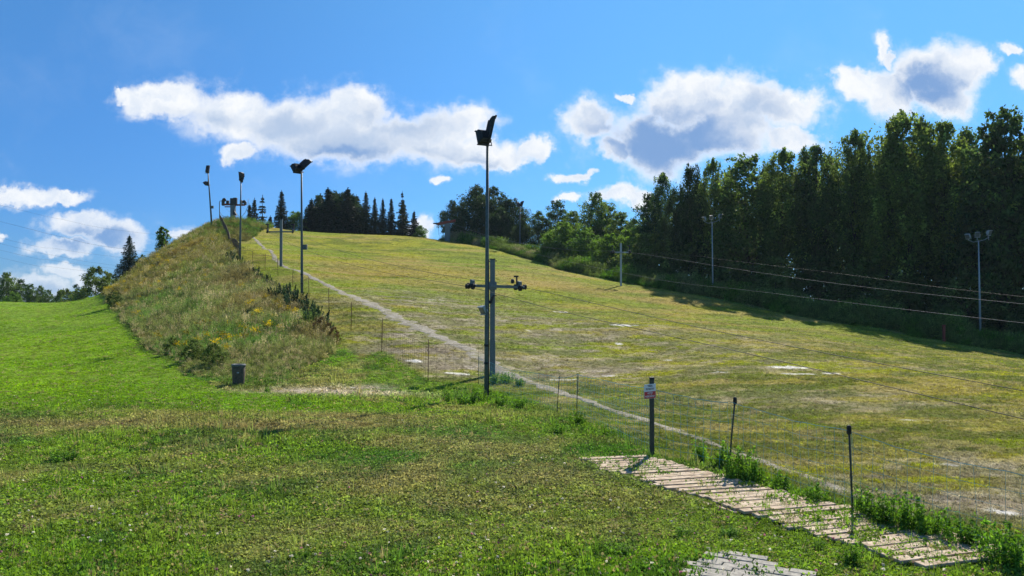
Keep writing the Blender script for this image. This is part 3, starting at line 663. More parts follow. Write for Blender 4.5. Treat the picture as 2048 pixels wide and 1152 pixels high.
pw = [((0, 410), (250, 462)), ((0, 443), (240, 497)), ((0, 476), (235, 514)), ((0, 487), (225, 530)), ((0, 500), (210, 535)), ((0, 515), (200, 545))]
pn = ['topmost faint', 'bold upper', 'second beaded', 'middle', 'next to lowest', 'lowest']
for i, (a, b) in enumerate(pw):
    A1 = P(a[0]-700, a[1]-175, 150+4*(i % 2)); A2 = P(a[0], a[1], 165+4*(i % 2)); A3 = P((a[0]+b[0])/2, (a[1]+b[1])/2+3, 172+4*(i % 2)); A4 = P(b[0], b[1], 180+4*(i % 2)); A5 = P(b[0]+330, b[1]+35, 200)
    cable([A1, A2, A3, A4, A5], .022 if i == 1 else .014, M_dcable, 'power_line', pn[i]+' power line wire crossing the sky at far left', 'power line', 'power line wires at far left')

# ------------------------------------------------------------------ sign
sb = at(1304, 919); sg = empty('warning_sign', sb); tag(sg, 'white and red warning sign on a dark post at the boardwalk', 'sign')
hs_ = (P(1304, 758, sb[1])-sb)[2]
pm = MB(); pm.box((0, 0, hs_/2-.1), (.062, .055, hs_+.2), None, .006); pm.build('post', M_rodb, sg)
pm = MB(); pm.box((0, 0, hs_+.012), (.068, .062, .03), None, .005); pm.build('post_cap', M_dark, sg); pm = MB(); pm.box((0, 0, hs_-.085), (.095, .066, .03), None, .005); pm.build('clamp', M_dark, sg)
zc = (P(1299, 782, sb[1])-sb)[2]; xc = (P(1299, 782, sb[1])-sb)[0]; SW, SH = .165, .205
pe = MB(); sh_ = np.array([[1, 0, 0], [0, 1, 0], [.10, 0, 1]])
pm = MB(); pm.box((xc, -.036, zc), (SW, .006, SH), sh_, .001); pl = pm.build('plate', M_white, sg)
pm = MB(); pm.box((xc, -.0405, zc-SH*.25), (SW*.97, .003, SH*.47), sh_); pm.build('red_panel', M_sred, pl)
def text_mesh(txt, size, mat, parent, loc, maxw=None):
    cu = bpy.data.curves.new('lettering', 'FONT'); cu.body = txt; cu.size = size; cu.align_x = 'CENTER'; cu.align_y = 'CENTER'; cu.extrude = .0006
    cu.offset = .0006
    tmp = bpy.data.objects.new('lettering', cu); C.objects.link(tmp); bpy.context.view_layer.update()
    me = bpy.data.meshes.new_from_object(tmp.evaluated_get(bpy.context.evaluated_depsgraph_get())); bpy.data.objects.remove(tmp)
    xs = [v.co.x for v in me.vertices]; w = max(xs)-min(xs); k = 1.0 if not maxw else min(1.0, maxw/w)
    for v in me.vertices: x, y, z = v.co; v.co = (x*k, -z, y+.10*x*k)
    me.materials.clear(); me.materials.append(mat); o = link(bpy.data.objects.new('lettering', me)); o.parent = parent; o.location = loc; return o
text_mesh('TEREN', .040, M_ink, pl, (xc, -.0405, zc+SH*.36), SW*.42)
text_mesh('PRYWATNY', .040, M_ink, pl, (xc, -.0405, zc+SH*.15), SW*.72)
text_mesh('WSTĘP', .040, M_white, pl, (xc, -.0435, zc-SH*.14), SW*.45)
text_mesh('WZBRONIONY', .036, M_white, pl, (xc, -.0435, zc-SH*.35), SW*.82)

# ------------------------------------------------------------------ litter bin
bb = at(477, 771); bn = empty('litter_bin', bb, rad(8)); tag(bn, 'dark weathered litter bin in the grass at the foot of the bank', 'litter bin')
D = bb[1]; bh = (P(479, 728, D)-bb)[2]; bwid = 27/F*D
pm = MB(); pm.lathe([(bwid*.40, -.05), (bwid*.44, .08), (bwid*.47, bh*.55), (bwid*.49, bh*.86), (bwid*.47, bh*.88)], (0, 0, 0), 8); pm.build('body', M_bin, bn)
pm = MB(); pm.lathe([(bwid*.47, bh*.885), (bwid*.53, bh*.90), (bwid*.53, bh*.985), (bwid*.48, bh), (bwid*.38, bh), (bwid*.36, bh*.93)], (0, 0, 0), 8); pm.build('rim', pmat('grey_rim', (.13, .14, .145), .7, 0, 20, .3, .2), bn)
pm = MB(); pm.box((.015, -bwid*.455, bh*.62), (.06, .012, .035), None, .003); pm.build('badge', M_light, bn)
# wooden stake at the forest edge
q = at(1888, 683); sk = MB(); hq = (P(1888, 651, q[1])-q)[2]; sk.box((0, 0, hq/2-.1), (.16, .14, hq+.2), None, .02); sk.box((0, 0, hq+.02), (.2, .18, .05), None, .01)
o = sk.build('wooden_stake', M_red, None, q); tag(o, 'short reddish stake in the shade at the forest edge', 'stake')

# ------------------------------------------------------------------ net fences
def net_panel(p, q, hp, hq, mat, parent, cell=.15, r=.0022, z0=.04, sagk=.03, vtop=True, seed=0):
    """p,q ground points, hp/hq top heights; square netting of thin cords"""
    b = MB(); p = np.array(p); q = np.array(q); Lh = np.hypot(*(q-p)[:2]); n = max(2, int(Lh/cell)); rows = max(3, int(min(hp, hq)/cell)); g = random.Random(seed)
    def pt(u, w):
        g0 = p+(q-p)*u; zt_ = terrain([g0[0]], [g0[1]])[0]; hh = hp+(hq-hp)*u
        return np.array((g0[0], g0[1], 0))+np.array((0, 0, zt_+z0+w*(hh-z0)-sagk*4*u*(1-u)*w))
    grid = [[pt(i/n, j/rows)+np.array((g.uniform(-.01, .01), g.uniform(-.012, .012), g.uniform(-.008, .008))) for j in range(rows+1)] for i in range(n+1)]
    o0 = np.array(parent.location)
    for j in range(rows+1): b.tube([grid[i][j]-o0 for i in range(n+1)], r*(2.0 if j == rows else 1.0), 4, False)
    for i in range(n+1): b.tube([grid[i][j]-o0 for j in range(rows+1)], r, 4, False)
    return b.build('net', mat, parent)
def post(parent, base, hh, r, mat, lean=(0, 0), knob=True):
    o0 = np.array(parent.location); b = MB(); base = np.array(base); t = base+np.array((lean[0], lean[1], hh))
    b.tube([base-o0-np.array((0, 0, .15)), (base+t)/2-o0, t-o0], r, 8)
    o = b.build('post', mat, parent)
    if knob: k = MB(); k.lathe([(r*1.0, 0), (r*2.2, .015), (r*2.2, .085), (r*1.2, .10)], t-o0-np.array((0, 0, .06)), 10, (0, 0, 1)); k.build('insulator', M_rubber, o)
nf = at(1304, 925)
fe = empty('net_fence', nf); tag(fe, 'low blue green netting fence on thin posts between boardwalk and piste', 'fence')
fp = [(957, 768, 712, 957, 0), (1113, 830, 752, 1119, 0), (1153, 838, 746, 1156, 0), (1304, 915, 772, 1304, -1), (1456, 948, 800, 1470, 1), (1706, 1032, 858, 1698, 1), (2080, 1150, 950, 2080, 1)]
prev = None
for i, (px, py, ty_, tx_, kind) in enumerate(fp):
    g = at(px, py); tt = P(tx_, ty_, g[1]); hh = tt[2]-g[2]; ln = (tt[0]-g[0], 0)
    if kind >= 0: post(fe, g, hh, .008 if kind == 0 else .011, M_rodb, ln, kind == 1)
    if prev is not None: net_panel(prev[0], g, prev[1]*.97, hh*.97, M_net, fe, .13 if i > 3 else .12, 0.0016 if i > 4 else .0022, seed=i)
    prev = (g+np.array((ln[0]*.5, 0, 0)), hh)
for px, py, ty_ in ((1388, 935, 850), (1555, 985, 880), (1640, 1005, 912), (1745, 1035, 935), (1340, 925, 800)): 
    pass
# upper brown net fence along the crest of the bank
uf0 = at(763, 706); uf = empty('net_fence', uf0); tag(uf, 'brown netting fence on rusty rods climbing the crest of the bank', 'fence')
up_ = [(957, 768), (856, 766), (763, 706), (702, 662), (658, 628), (618, 600), (585, 575), (556, 552), (530, 540), (505, 530), (478, 512), (461, 500), (458, 485), (452, 470), (446, 458), (440, 448)]
prev = None
for i, (px, py) in enumerate(up_):
    g = at(px, py); hh = 1.25 if i > 1 else 1.3
    if i > 0: post(uf, g, hh, .011+.0005*i, M_rod, (RNG.uniform(-.05, .05), 0), False)
    if prev is not None: net_panel(prev, g, hh*.92, hh*.92, M_bnet, uf, .22 if i < 8 else (.30 if i < 11 else .14), .0022 if i < 8 else (.004 if i < 11 else .012), seed=20+i)
    prev = g

# ------------------------------------------------------------------ leaves, tufts and scattering
def rquads(cen, size, rng, asp=.55, updown=.0, dirs=None):
    """rhombic leaf quads at centres; returns (N*4,3)"""
    n = len(cen); a = rng.normal(size=(n, 3)); 
    if dirs is not None: a = a*.55+dirs
    a[:, 2] -= updown; a /= np.linalg.norm(a, axis=1)[:, None]+1e-9
    b_ = rng.normal(size=(n, 3)); b_ -= a*(a*b_).sum(1)[:, None]; b_ /= np.linalg.norm(b_, axis=1)[:, None]+1e-9
    s = (np.broadcast_to(size, (n,))*rng.uniform(.65, 1.3, n))[:, None]
    return np.stack([cen-a*s, cen+b_*s*asp-a*s*.1, cen+a*s, cen-b_*s*asp-a*s*.1], 1).reshape(-1, 3)
M_leafs = dict(
 birch=leafmat('birch_leaves', (.050, .090, .034), (.165, .215, .050), .52, .9),
 forest=leafmat('forest_leaves', (.042, .078, .032), (.120, .175, .042), .50, .9),
 bright=leafmat('bright_leaves', (.085, .155, .035), (.125, .20, .040), .5, .6),
 dark=leafmat('dark_leaves', (.034, .058, .022), (.050, .078, .024), .34, .7),
 spruce=leafmat('spruce_needles', (.018, .032, .014), (.028, .042, .016), .12, .6),
 fir=leafmat('fir_needles', (.028, .050, .030), (.045, .075, .035), .2, .6),
 yellow=leafmat('yellow_leaves', (.32, .27, .03), (.35, .28, .03), .4, .5),
 shrub=leafmat('shrub_leaves', (.080, .120, .038), (.11, .15, .040), .45, .7),
 heather=leafmat('juniper_needles', (.050, .085, .045), (.075, .110, .045), .3, .7),
 drybush=leafmat('dry_leaves', (.10, .065, .035), (.13, .085, .04), .3, .6),
 weed=leafmat('weed_leaves', (.10, .20, .035), (.15, .26, .045), .5, .6))
def broad_proto(seed, Hh=10.0, R=3.0, bot=.2, lobes=38, per=260, leaf=.17, prof='oval', trunk=M_bark, mat='forest', asp=.6, droop=.15, holes=.0, cr=.13, name='tree', tr=.022):
    """crown mesh + trunk mesh (with limbs) of one tree, unit object at origin"""
    rng = np.random.default_rng(seed); tb_ = MB()
    bend = rng.uniform(-.03, .03, 2)*Hh
    def ax(t): return np.array((bend[0]*math.sin(t*2.2), bend[1]*math.sin(t*2.6), t*Hh))
    tb_.tube([ax(t)-(np.array((0, 0, .3)) if t == 0 else 0) for t in (0, .15, .35, .55, .75, .95)], [Hh*tr, Hh*tr*.8, Hh*tr*.62, Hh*tr*.42, Hh*tr*.25, Hh*tr*.08], 8)
    cen = []; cid = []; hi = []
    for k in range(lobes):
        t = bot+(1-bot)*((k+.5)/lobes)**.85 if k else .97
        s = (t-bot)/(1-bot)
        if prof == 'oval': w = math.sin(math.pi*min(1, .14+.80*s)**.85)**.6
        elif prof == 'birch': w = (.60*math.sin(math.pi*min(1, .1+.8*s))**.5+.38)*(1-s**4.5*.68)
        elif prof == 'cone': w = (1-s)**.8*.95+.06
        else: w = 1-s**4*.8
        an = k*2.399+rng.uniform(-.5, .5); rd = R*w*rng.uniform(.35, 1.02)*(1 if s < .9 else .6)
        c = ax(t)+np.array((math.cos(an)*rd, math.sin(an)*rd, rng.uniform(-.02, .03)*Hh))
        st_ = ax(max(.05, t-.10-.12*rng.random()*w)); md = (st_+c)/2+np.array((0, 0, .02*Hh))
        tb_.tube([st_, md, c], [Hh*tr*.30*(1.1-s), Hh*tr*.18*(1.1-s), .015], 5, False)
        cl = Hh*cr*rng.uniform(.55, 1.15)*(1.0 if s < .8 else .7)*(.65+.5*w)
        n = int(per*rng.uniform(.7, 1.3)*(cl/(Hh*cr))**1.5)
        # several sub-sprays per lobe
        ns = max(4, n//22); sc = rng.normal(size=(ns, 3)); sc /= np.linalg.norm(sc, axis=1)[:, None]; sc *= (rng.random(ns)**.45*cl)[:, None]*np.array((1, 1, .8))
        for q in range(ns):
            m_ = 22; pos = c+sc[q]+rng.normal(size=(m_, 3))*np.array((.22, .22, .20 if prof != 'birch' else .34))*cl
            pos[:, 2] -= droop*np.abs(rng.normal(size=m_))*cl
            cen.append(pos); cid += [rng.random()]*m_; hi += [1.0 if rng.random() < .10 else 0.0]*m_
    cen = np.concatenate(cen); V = rquads(cen, leaf, rng, asp, .3)
    cols = np.repeat(np.stack([np.array(cid)*.6+rng.random(len(cen))*.4, np.array(hi), np.zeros(len(cen))], 1), 4, 0)
    root = bpy.data.objects.new(name, None); root.empty_display_size = .3
    t_ = tb_.build('trunk', trunk, root); cr_ = link(bpy.data.objects.new('crown', np_mesh('crown', V, M_leafs[mat], cols=cols))); cr_.parent = root
    return dict(root=root, H=Hh, parts=[t_, cr_], R=R)
def spruce_proto(seed, Hh=10.0, R=2.3, mat='spruce', levels=30, bot=.04, name='spruce', gap=.0, leaf=.16):
    rng = np.random.default_rng(seed); tb_ = MB(); tb_.tube([(0, 0, -.3), (0, 0, Hh*.5), (0, 0, Hh)], [Hh*.018, Hh*.010, .012], 8)
    cen = []; dirs = []; cid = []
    for k in range(levels):
        s = k/levels; z = Hh*(bot+(1-bot)*s); Lm = R*(1-s)**.85+.05; nb = int(9-4*s)
        if rng.random() < gap: continue
        for j in range(nb):
            an = 2*math.pi*(j+rng.random())/nb; Ln = Lm*rng.uniform(.6, 1.15); dv = np.array((math.cos(an), math.sin(an), 0)); m_ = max(5, int(Ln/.10))
            t = np.linspace(.06, 1, m_); zz_ = -Ln*.38*t+Ln*.16*t**3; e_ = dv[None]*(t*Ln)[:, None]+np.stack([t*0, t*0, z+zz_], 1)
            tb_.tube([e_[0], e_[m_//2], e_[-1]], [.03, .02, .008], 4, False)
            for rep in range(5):
                side = np.array((-dv[1], dv[0], 0))[None]*(rng.uniform(-1, 1, m_)*Ln*.20*(1.15-t))[:, None]
                p = e_+side+rng.normal(size=(m_, 3))*.05; p[:, 2] -= np.abs(rng.normal(size=m_))*.10; cen.append(p); dirs.append(np.repeat((dv+np.array((0, 0, -.35)))[None], m_, 0)); cid += [rng.random()]*m_
    tipz = np.linspace(Hh*.93, Hh*1.01, 14); cen.append(np.stack([tipz*0, tipz*0, tipz], 1)); dirs.append(np.repeat(np.array(((0, 0, 1.),)), 14, 0)); cid += [.5]*14
    cen = np.concatenate(cen); V = rquads(cen, leaf, rng, .34, 0, np.concatenate(dirs)*1.0)
    cols = np.repeat(np.stack([np.array(cid)*.6+rng.random(len(cen))*.4, np.zeros(len(cen)), np.zeros(len(cen))], 1), 4, 0)
    root = bpy.data.objects.new(name, None); t_ = tb_.build('trunk', M_bark, root); cr_ = link(bpy.data.objects.new('crown', np_mesh('crown', V, M_leafs[mat], cols=cols))); cr_.parent = root
    return dict(root=root, H=Hh, parts=[t_, cr_], R=R)
USED = set()
def put_tree(pr, px, top_py, d, label, group, cat='tree', wf=1.0, rz=None, base=None):
    b = on(px, d) if base is None else base; hh = max(1.0, P(px, top_py, d)[2]-b[2]); k = hh/pr['H']
    if id(pr) in USED: r = copy_tree(pr['root'])
    else: USED.add(id(pr)); r = pr['root']; C.objects.link(r)
    r.location = b; r.scale = (k*wf, k*wf, k); r.rotation_euler = (0, 0, RNG.uniform(0, 6.28) if rz is None else rz); tag(r, label, cat, group); return r
ri = random.Random(5)
# --- protos
birch = [broad_proto(s, 18, 3.3, .27, 90, 230, .15, 'birch', M_birch if s % 2 else M_bark, 'birch', .6, .45, cr=.066, name='birch_tree', tr=.010) for s in (1, 2, 3, 4)]
decid = [broad_proto(s, 16, 3.9, .05, 90, 240, .16, 'oval', M_bark, 'forest', .6, .2, cr=.088, name='broadleaf_tree', tr=.014) for s in (11, 12, 13)]
pine = [broad_proto(s, 10, 3.5, .14, 40, 520, .14, 'oval', M_bark, 'dark', .5, .0, cr=.135, name='hilltop_tree', tr=.02) for s in (21, 22)]
bush = [broad_proto(s, 7, 3.3, .0, 44, 420, .13, 'oval', M_bark, 'bright', .6, .1, cr=.16, name='green_tree', tr=.014) for s in (31, 32)]
spr = [spruce_proto(s, 10, 2.2, name='spruce') for s in (41, 42)]; sprt = spruce_proto(43, 10, 1.9, levels=22, gap=.22, name='spruce')
fir = spruce_proto(45, 6, 2.2, 'fir', 26, .02, name='fir_tree', leaf=.11)
shrubp = [broad_proto(s, 4, 2.1, .0, 26, 260, .10, 'oval', M_bark, 'shrub', .6, .0, cr=.17, name='shrub', tr=.010) for s in (51, 52)]
sapl = broad_proto(55, 5, .9, .12, 30, 160, .11, 'birch', M_bark, 'bright', .6, .2, cr=.09, name='sapling', tr=.012)

# --- hilltop spruces, left to right
G1 = 'dark spruces on the hilltop skyline'
sp = [(498, 408, 117, 1, 'small dark spruce just right of the upper lift terminal on the hilltop', .9), (508, 397, 121, 0, 'slim dark spruce, left of the pair beside the upper lift terminal', .8), (524, 392, 119, 2, 'sparse spruce with open branches, right of the upper lift terminal', .9), (562, 381, 116, 1, 'free standing pointed dark spruce left of the second floodlight pole', 1.0), (540, 432, 122, 0, 'short dark spruce low between two taller ones', 1.2),
 (622, 398, 118, 0, 'leftmost spruce of the dense dark stand on the hilltop', 1.2), (640, 388, 122, 1, 'spruce in the dense stand with rounded shoulder', 1.3), (655, 376, 118, 0, 'tallest pointed spruce left in the dense hilltop stand', 1.3), (672, 384, 124, 1, 'spruce between the two pointed tops of the dense stand', 1.4), (695, 376, 118, 0, 'pointed spruce in the middle of the dense hilltop stand', 1.3), (712, 390, 122, 1, 'spruce right of the middle of the dense hilltop stand', 1.2),
 (731, 383, 118, 0, 'narrow pointed spruce closing the dense stand on the right', .9), (749, 395, 118, 1, 'first narrow spruce in the row right of the dense stand', .8), (765, 397, 118, 0, 'second narrow spruce in the row right of the dense stand', .8), (782, 396, 119, 1, 'third narrow spruce in the row right of the dense stand', .8), (804, 383, 117, 2, 'tall open topped spruce near the right end of the row', .9), (806, 400, 120, 0, 'spruce behind the tall open topped one', 1.1), (828, 422, 117, 0, 'low broad spruce at the right end of the hilltop row', 1.2)]
for px, ty_, d, k, lb, wf in sp: put_tree((spr+[sprt])[k], px, ty_, d, lb, G1, 'spruce', wf*(1.45 if 'stand' in lb and 610 < px < 725 else 1.15))
for i, (px, ty_, d, lb) in enumerate([(590, 424, 118, 'light green small bush beside the free standing spruce'), (840, 452, 116, 'small dark bush ending the hilltop row on the right')]): put_tree(bush[i], px, ty_, d, lb, None, 'bush', .9)
for px, ty_, d, k, lb, wf in [(636, 396, 121, 0, 'broad dark tree filling the left of the dense hilltop stand', .8), (664, 388, 121, 1, 'broad dark tree filling the middle of the dense hilltop stand', .8), (684, 390, 120, 0, 'broad dark tree right of the middle of the dense hilltop stand', .8), (704, 394, 121, 1, 'broad dark tree filling the right of the dense hilltop stand', .8)]: put_tree(pine[k], px, ty_, d, lb, 'broad dark trees among the hilltop spruces', 'tree', wf)
G2 = 'round crowned trees on the hilltop'
for px, ty_, d, k, lb, wf in [(905, 405, 117, 0, 'small round crowned tree over the right lift terminal', .9), (952, 377, 116, 1, 'highest round crowned hilltop tree left of the tallest floodlight pole', 1.0), (985, 380, 119, 0, 'round crowned hilltop tree directly behind the tallest floodlight pole', 1.0), (1022, 402, 115, 1, 'round crowned tree just left of the distant two lamp pole', 1.0), (1000, 420, 112, 0, 'lower dark tree among the round crowned group', 1.0), (930, 425, 113, 0, 'lower dark tree between the terminal and the highest hilltop tree', 1.0), (1045, 440, 108, 1, 'small dark tree right of the distant two lamp pole', .9)]:
    put_tree(pine[k], px, ty_, d, lb, G2, 'tree', wf)
G3 = 'mixed trees between hilltop and forest'
for px, ty_, d, k, lb, wf in [(1078, 424, 112, 0, 'rounded tree at the left end of the mixed trees', .9), (1112, 402, 112, 1, 'dark broad tree, second from the left of the mixed trees', .9), (1150, 425, 108, 2, 'darker tree behind the bright green tree', 1.0), (1193, 388, 104, 0, 'tallest dark rounded tree in the gap before the forest', .75), (1216, 408, 106, 1, 'dark tree leaning on the tallest rounded one', .8), (1243, 428, 100, 2, 'broad tree right of the tallest rounded one', .9), (1268, 440, 98, 0, 'last rounded tree before the tall forest begins', .9)]:
    put_tree(decid[k], px, ty_, d, lb, G3, 'tree', wf*1.35)
for px, ty_, d, k, lb, wf in [(1130, 446, 98, 0, 'large bright green tree below the mixed trees', 1.25), (1100, 470, 96, 1, 'bright green bush left of the large bright green tree', 1.1), (1175, 465, 94, 1, 'bright green bush right of the large bright green tree', 1.1), (1222, 470, 90, 0, 'sunlit yellow green bush left of the slim tower', 1.1), (1262, 462, 88, 1, 'sunlit yellow green bush right of the slim tower', 1.1), (1068, 490, 100, 1, 'low bright bush under the distant two lamp pole', 1.0)]:
    put_tree(bush[k], px, ty_, d, lb, 'bright green bushes before the forest', 'bush', wf)
G4 = 'tall trees along the front of the forest'
fr = [(1300, 395, 92, 'd', .8), (1320, 350, 90, 'b', .8), (1348, 392, 84, 'd', .9), (1382, 346, 82, 'd', .85), (1402, 380, 86, 'b', .9), (1437, 320, 80, 'b', .9), (1468, 350, 82, 'b', .8), (1503, 315, 78, 'd', 1.0), (1535, 345, 80, 'b', .8), (1565, 303, 76, 'b', .9), (1600, 306, 78, 'b', .95), (1640, 300, 75, 'b', .95), (1672, 318, 78, 'd', .8), (1702, 264, 73, 'b', .9), (1735, 300, 76, 'b', .9), (1765, 285, 71, 'b', .9), (1790, 248, 72, 'b', .9), (1816, 224, 70, 'b', .95), (1850, 245, 72, 'b', .9), (1884, 250, 69, 'b', .95), (1925, 268, 73, 'b', .8), (1955, 305, 70, 'b', .8), (1985, 262, 66, 'd', .85), (2025, 228, 64, 'd', 1.1), (2075, 232, 64, 'b', 1.0), (2130, 215, 62, 'd', 1.1), (2200, 225, 60, 'b', 1.1)]
names = ['first', 'second', 'third', 'fourth', 'fifth', 'sixth', 'seventh', 'eighth', 'ninth', 'tenth', 'eleventh', 'twelfth', 'thirteenth', 'fourteenth', 'fifteenth', 'sixteenth', 'seventeenth', 'eighteenth', 'nineteenth', 'twentieth', 'twenty-first', 'twenty-second', 'twenty-third', 'twenty-fourth', 'twenty-fifth', 'twenty-sixth', 'twenty-seventh']
for i, (px, ty_, d, k, wf) in enumerate(fr):
    ex = {17: 'highest of all, '}.get(i, '')
    kind = ('broad dark leafy tree' if k == 'd' else 'tall slender birch'); nm = ex+kind+' in the forest front, '+names[i]+' from the left'
    put_tree((birch[i % 4] if k == 'b' else (pine[i % 2] if i in (2, 3, 6) else decid[i % 3])), px, ty_-4, d, nm, G4, 'tree', wf*(.86 if k == 'b' else (.55 if i in (2, 3, 6) else .95))*ri.uniform(.78, 1.22)).rotation_euler = (ri.uniform(-.035, .035), ri.uniform(-.035, .035), ri.uniform(0, 6.28))
for i in range(11):
    px = 1300+i*84+ri.uniform(-8, 8); top = np.interp(px, [1290, 1400, 1500, 1640, 1700, 1816, 1960, 2200], [420, 385, 355, 345, 320, 290, 315, 270])+ri.uniform(-8, 25); d = np.interp(px, [1290, 2048], [98, 82])+ri.uniform(-5, 6)
    put_tree(birch[(i*3+1) % 4] if i % 3 else decid[i % 3], px, top, d, 'dark tree standing in the back rows deep inside the forest', 'trees in the back rows of the forest', 'tree', 1.0)
for i in range(20):
    px = 1300+i*42+ri.uniform(-10, 10); d = np.interp(px, [1290, 2048], [80, 61])+ri.uniform(-1, 5); b_ = on(px, d); tp = P(px, 600, d)[2]
    top = 605-(b_[2]+ri.uniform(2.5, 5.5)-H)/d*F
    put_tree(shrubp[i % 2], px, top, d, 'dark shrub in the understorey along the foot of the forest', 'understorey shrubs of the forest', 'shrub', 1.1)
# --- far left
G5 = 'woods beyond the mown field'
for i, (px, ty_, d, k, lb, wf) in enumerate([(-20, 552, 125, 1, 'round dark tree cut by the left edge of the view', 1.0), (12, 546, 120, 0, 'tallest dark tree of the far left woods', 1.0), (40, 560, 122, 2, 'second dark tree of the far left woods', 1.0), (62, 568, 118, 1, 'narrow dark tree in the middle of the far left woods', .8), (80, 572, 120, 0, 'third lowest tree of the far left woods', .8), (97, 580, 118, 1, 'last small dark tree of the far left woods', .8), (-60, 560, 120, 2, 'dark tree outside the left of the view', 1.0)]):
    put_tree(decid[k], px, ty_, d, lb, G5, 'tree', wf*1.2)
put_tree(bush[0], 30, 585, 112, 'small yellowing bush in front of the far left woods', None, 'bush', .8)
for i, (px, ty_, d, lb) in enumerate([(128, 582, 105, 'low shrub at the left of the gap before the bank'), (148, 585, 104, 'low shrub in the middle of the gap before the bank'), (165, 580, 102, 'low shrub next to the big shrub by the bank')]): put_tree(shrubp[i % 2], px, ty_, d, lb, 'low shrubs on the horizon left of the bank', 'shrub', 1.0)
put_tree(shrubp[0], 190, 537, 92, 'large feathery shrub at the left foot of the bank', None, 'shrub', 1.15); put_tree(shrubp[1], 222, 548, 94, 'rounded shrub right behind the large feathery one', None, 'shrub', 1.1)
put_tree(fir, 258, 470, 90, 'lone blue green fir on the left shoulder of the bank', None, 'fir tree', 1.0); put_tree(sapl, 326, 455, 96, 'slender sunlit sapling rising behind the bank', None, 'sapling', 1.3)
put_tree(shrubp[1], 285, 510, 92, 'dark shrub between the lone fir and the sapling', None, 'shrub', .9)
q = on(20, 128); hb = MB(); hb.box((0, 0, 1.2), (7, 6, 3.0), None, .02); hb.add([(-3.8, -3.3, 2.7), (3.8, -3.3, 2.7), (3.8, 3.3, 2.7), (-3.8, 3.3, 2.7), (-3.8, 0, 4.2), (3.8, 0, 4.2)], [(0, 1, 5, 4), (2, 3, 4, 5), (0, 4, 3), (1, 2, 5), (3, 2, 1, 0)])
# --- crest junipers
jun = []
for s in (61, 62, 63):
    rng = np.random.default_rng(s); cen = []; dr = []; cid = []; tb_ = MB()
    for k in range(22):
        a = rng.uniform(0, 6.28); r_ = rng.uniform(0, .35); b_ = np.array((math.cos(a)*r_, math.sin(a)*r_, 0)); t_ = b_+np.array((math.cos(a)*r_*.5, math.sin(a)*r_*.5, rng.uniform(.35, .95)))
        n = 46; t = rng.random(n)[:, None]; cen.append(b_+(t_-b_)*t+rng.normal(size=(n, 3))*.035*(1.2-t)); dr.append(np.repeat(((t_-b_)/np.linalg.norm(t_-b_))[None], n, 0)); cid += [rng.random()]*n; tb_.tube([b_-np.array((0, 0, .1)), t_*.9], [.012, .004], 4, False)
    cen = np.concatenate(cen); V = rquads(cen, .075, rng, .35, 0, np.concatenate(dr)); cols = np.repeat(np.stack([np.array(cid), np.zeros(len(cen)), np.zeros(len(cen))], 1), 4, 0)
    root = bpy.data.objects.new('juniper_shrub', None); t_ = tb_.build('stem', M_bark, root); c_ = link(bpy.data.objects.new('foliage', np_mesh('foliage', V, M_leafs['heather'], cols=cols))); c_.parent = root; jun.append(dict(root=root, H=.95))
def put_at(pr, pos, k, label, group, cat, wf=1.0):
    if id(pr) in USED: r = copy_tree(pr['root'])
    else: USED.add(id(pr)); r = pr['root']; C.objects.link(r)
    r.location = pos; r.scale = (k*wf, k*wf, k); r.rotation_euler = (0, 0, RNG.uniform(0, 6.28)); tag(r, label, cat, group); return r
jl = [(462, 522), (474, 530), (486, 536), (497, 543), (508, 552), (498, 560), (520, 562), (532, 570), (524, 578), (545, 580), (558, 590), (550, 600), (566, 604), (578, 598), (584, 612), (597, 610), (590, 624), (604, 622), (615, 628), (610, 642), (626, 640), (640, 650), (632, 662), (652, 668)]
for i, (px, py) in enumerate(jl):
    p = at(px, py); put_at(jun[i % 3], p, ri.uniform(.6, 1.15), 'dark spiky shrub in the row down the crest of the bank', 'dark spiky shrubs along the bank crest', 'shrub', 1.15)
db = broad_proto(71, 1.4, .8, .0, 16, 120, .045, 'oval', M_bark, 'drybush', .5, 0, cr=.2, name='dry_bush', tr=.012)
for i, (px, py, lb) in enumerate([(668, 690, 'brown dried bush right of the dark spiky row'), (640, 676, 'brown dried bush at the lower end of the spiky row'), (600, 668, 'brown dried bush in the bank grass below the spiky row')]): put_at(db, at(px, py), ri.uniform(.45, .65), lb, 'brown dried bushes on the bank', 'bush')
# dark bushes at bank foot
for i, (px, py, k, lb) in enumerate([(425, 735, .19, 'dense green bush at the bank foot beside the litter bin'), (385, 722, .18, 'dense green bush up the bank left of the litter bin'), (345, 708, .15, 'green bush on the lower bank'), (228, 615, .28, 'dark bush at the left nose of the bank')]):
    put_at(shrubp[i % 2], at(px, py), k, lb, 'bushes on the foot of the bank', 'bush', 1.1)
# ---- tuft sources
def blades(rng, n, h, spread, w, lean=.5, seg=2):
    V = []
    for _ in range(n):
        a = rng.uniform(0, 6.28); r_ = rng.uniform(0, spread); b_ = np.array((math.cos(a)*r_, math.sin(a)*r_, -.01)); hh = h*rng.uniform(.55, 1.15); la = rng.uniform(0, 6.28); L_ = hh*lean*rng.uniform(.1, 1)
        s = np.array((-math.sin(la+rng.uniform(-1, 1)), math.cos(la), 0)); s /= np.linalg.norm(s); s = s*w*rng.uniform(.7, 1.3); mid = b_+np.array((math.cos(la)*L_*.35, math.sin(la)*L_*.35, hh*.6)); tip = b_+np.array((math.cos(la)*L_, math.sin(la)*L_, hh))
        V += [b_-s, b_+s, mid+s*.8, mid-s*.8, mid-s*.8, mid+s*.8, tip+s*.15, tip-s*.15]
    return np.array(V)
def leaflets(rng, n, h, spread, w):
    c = np.stack([rng.normal(size=n)*spread*.6, rng.normal(size=n)*spread*.6, h*rng.uniform(.4, 1.1, n)], 1); return rquads(c, w, rng, .85, 0)
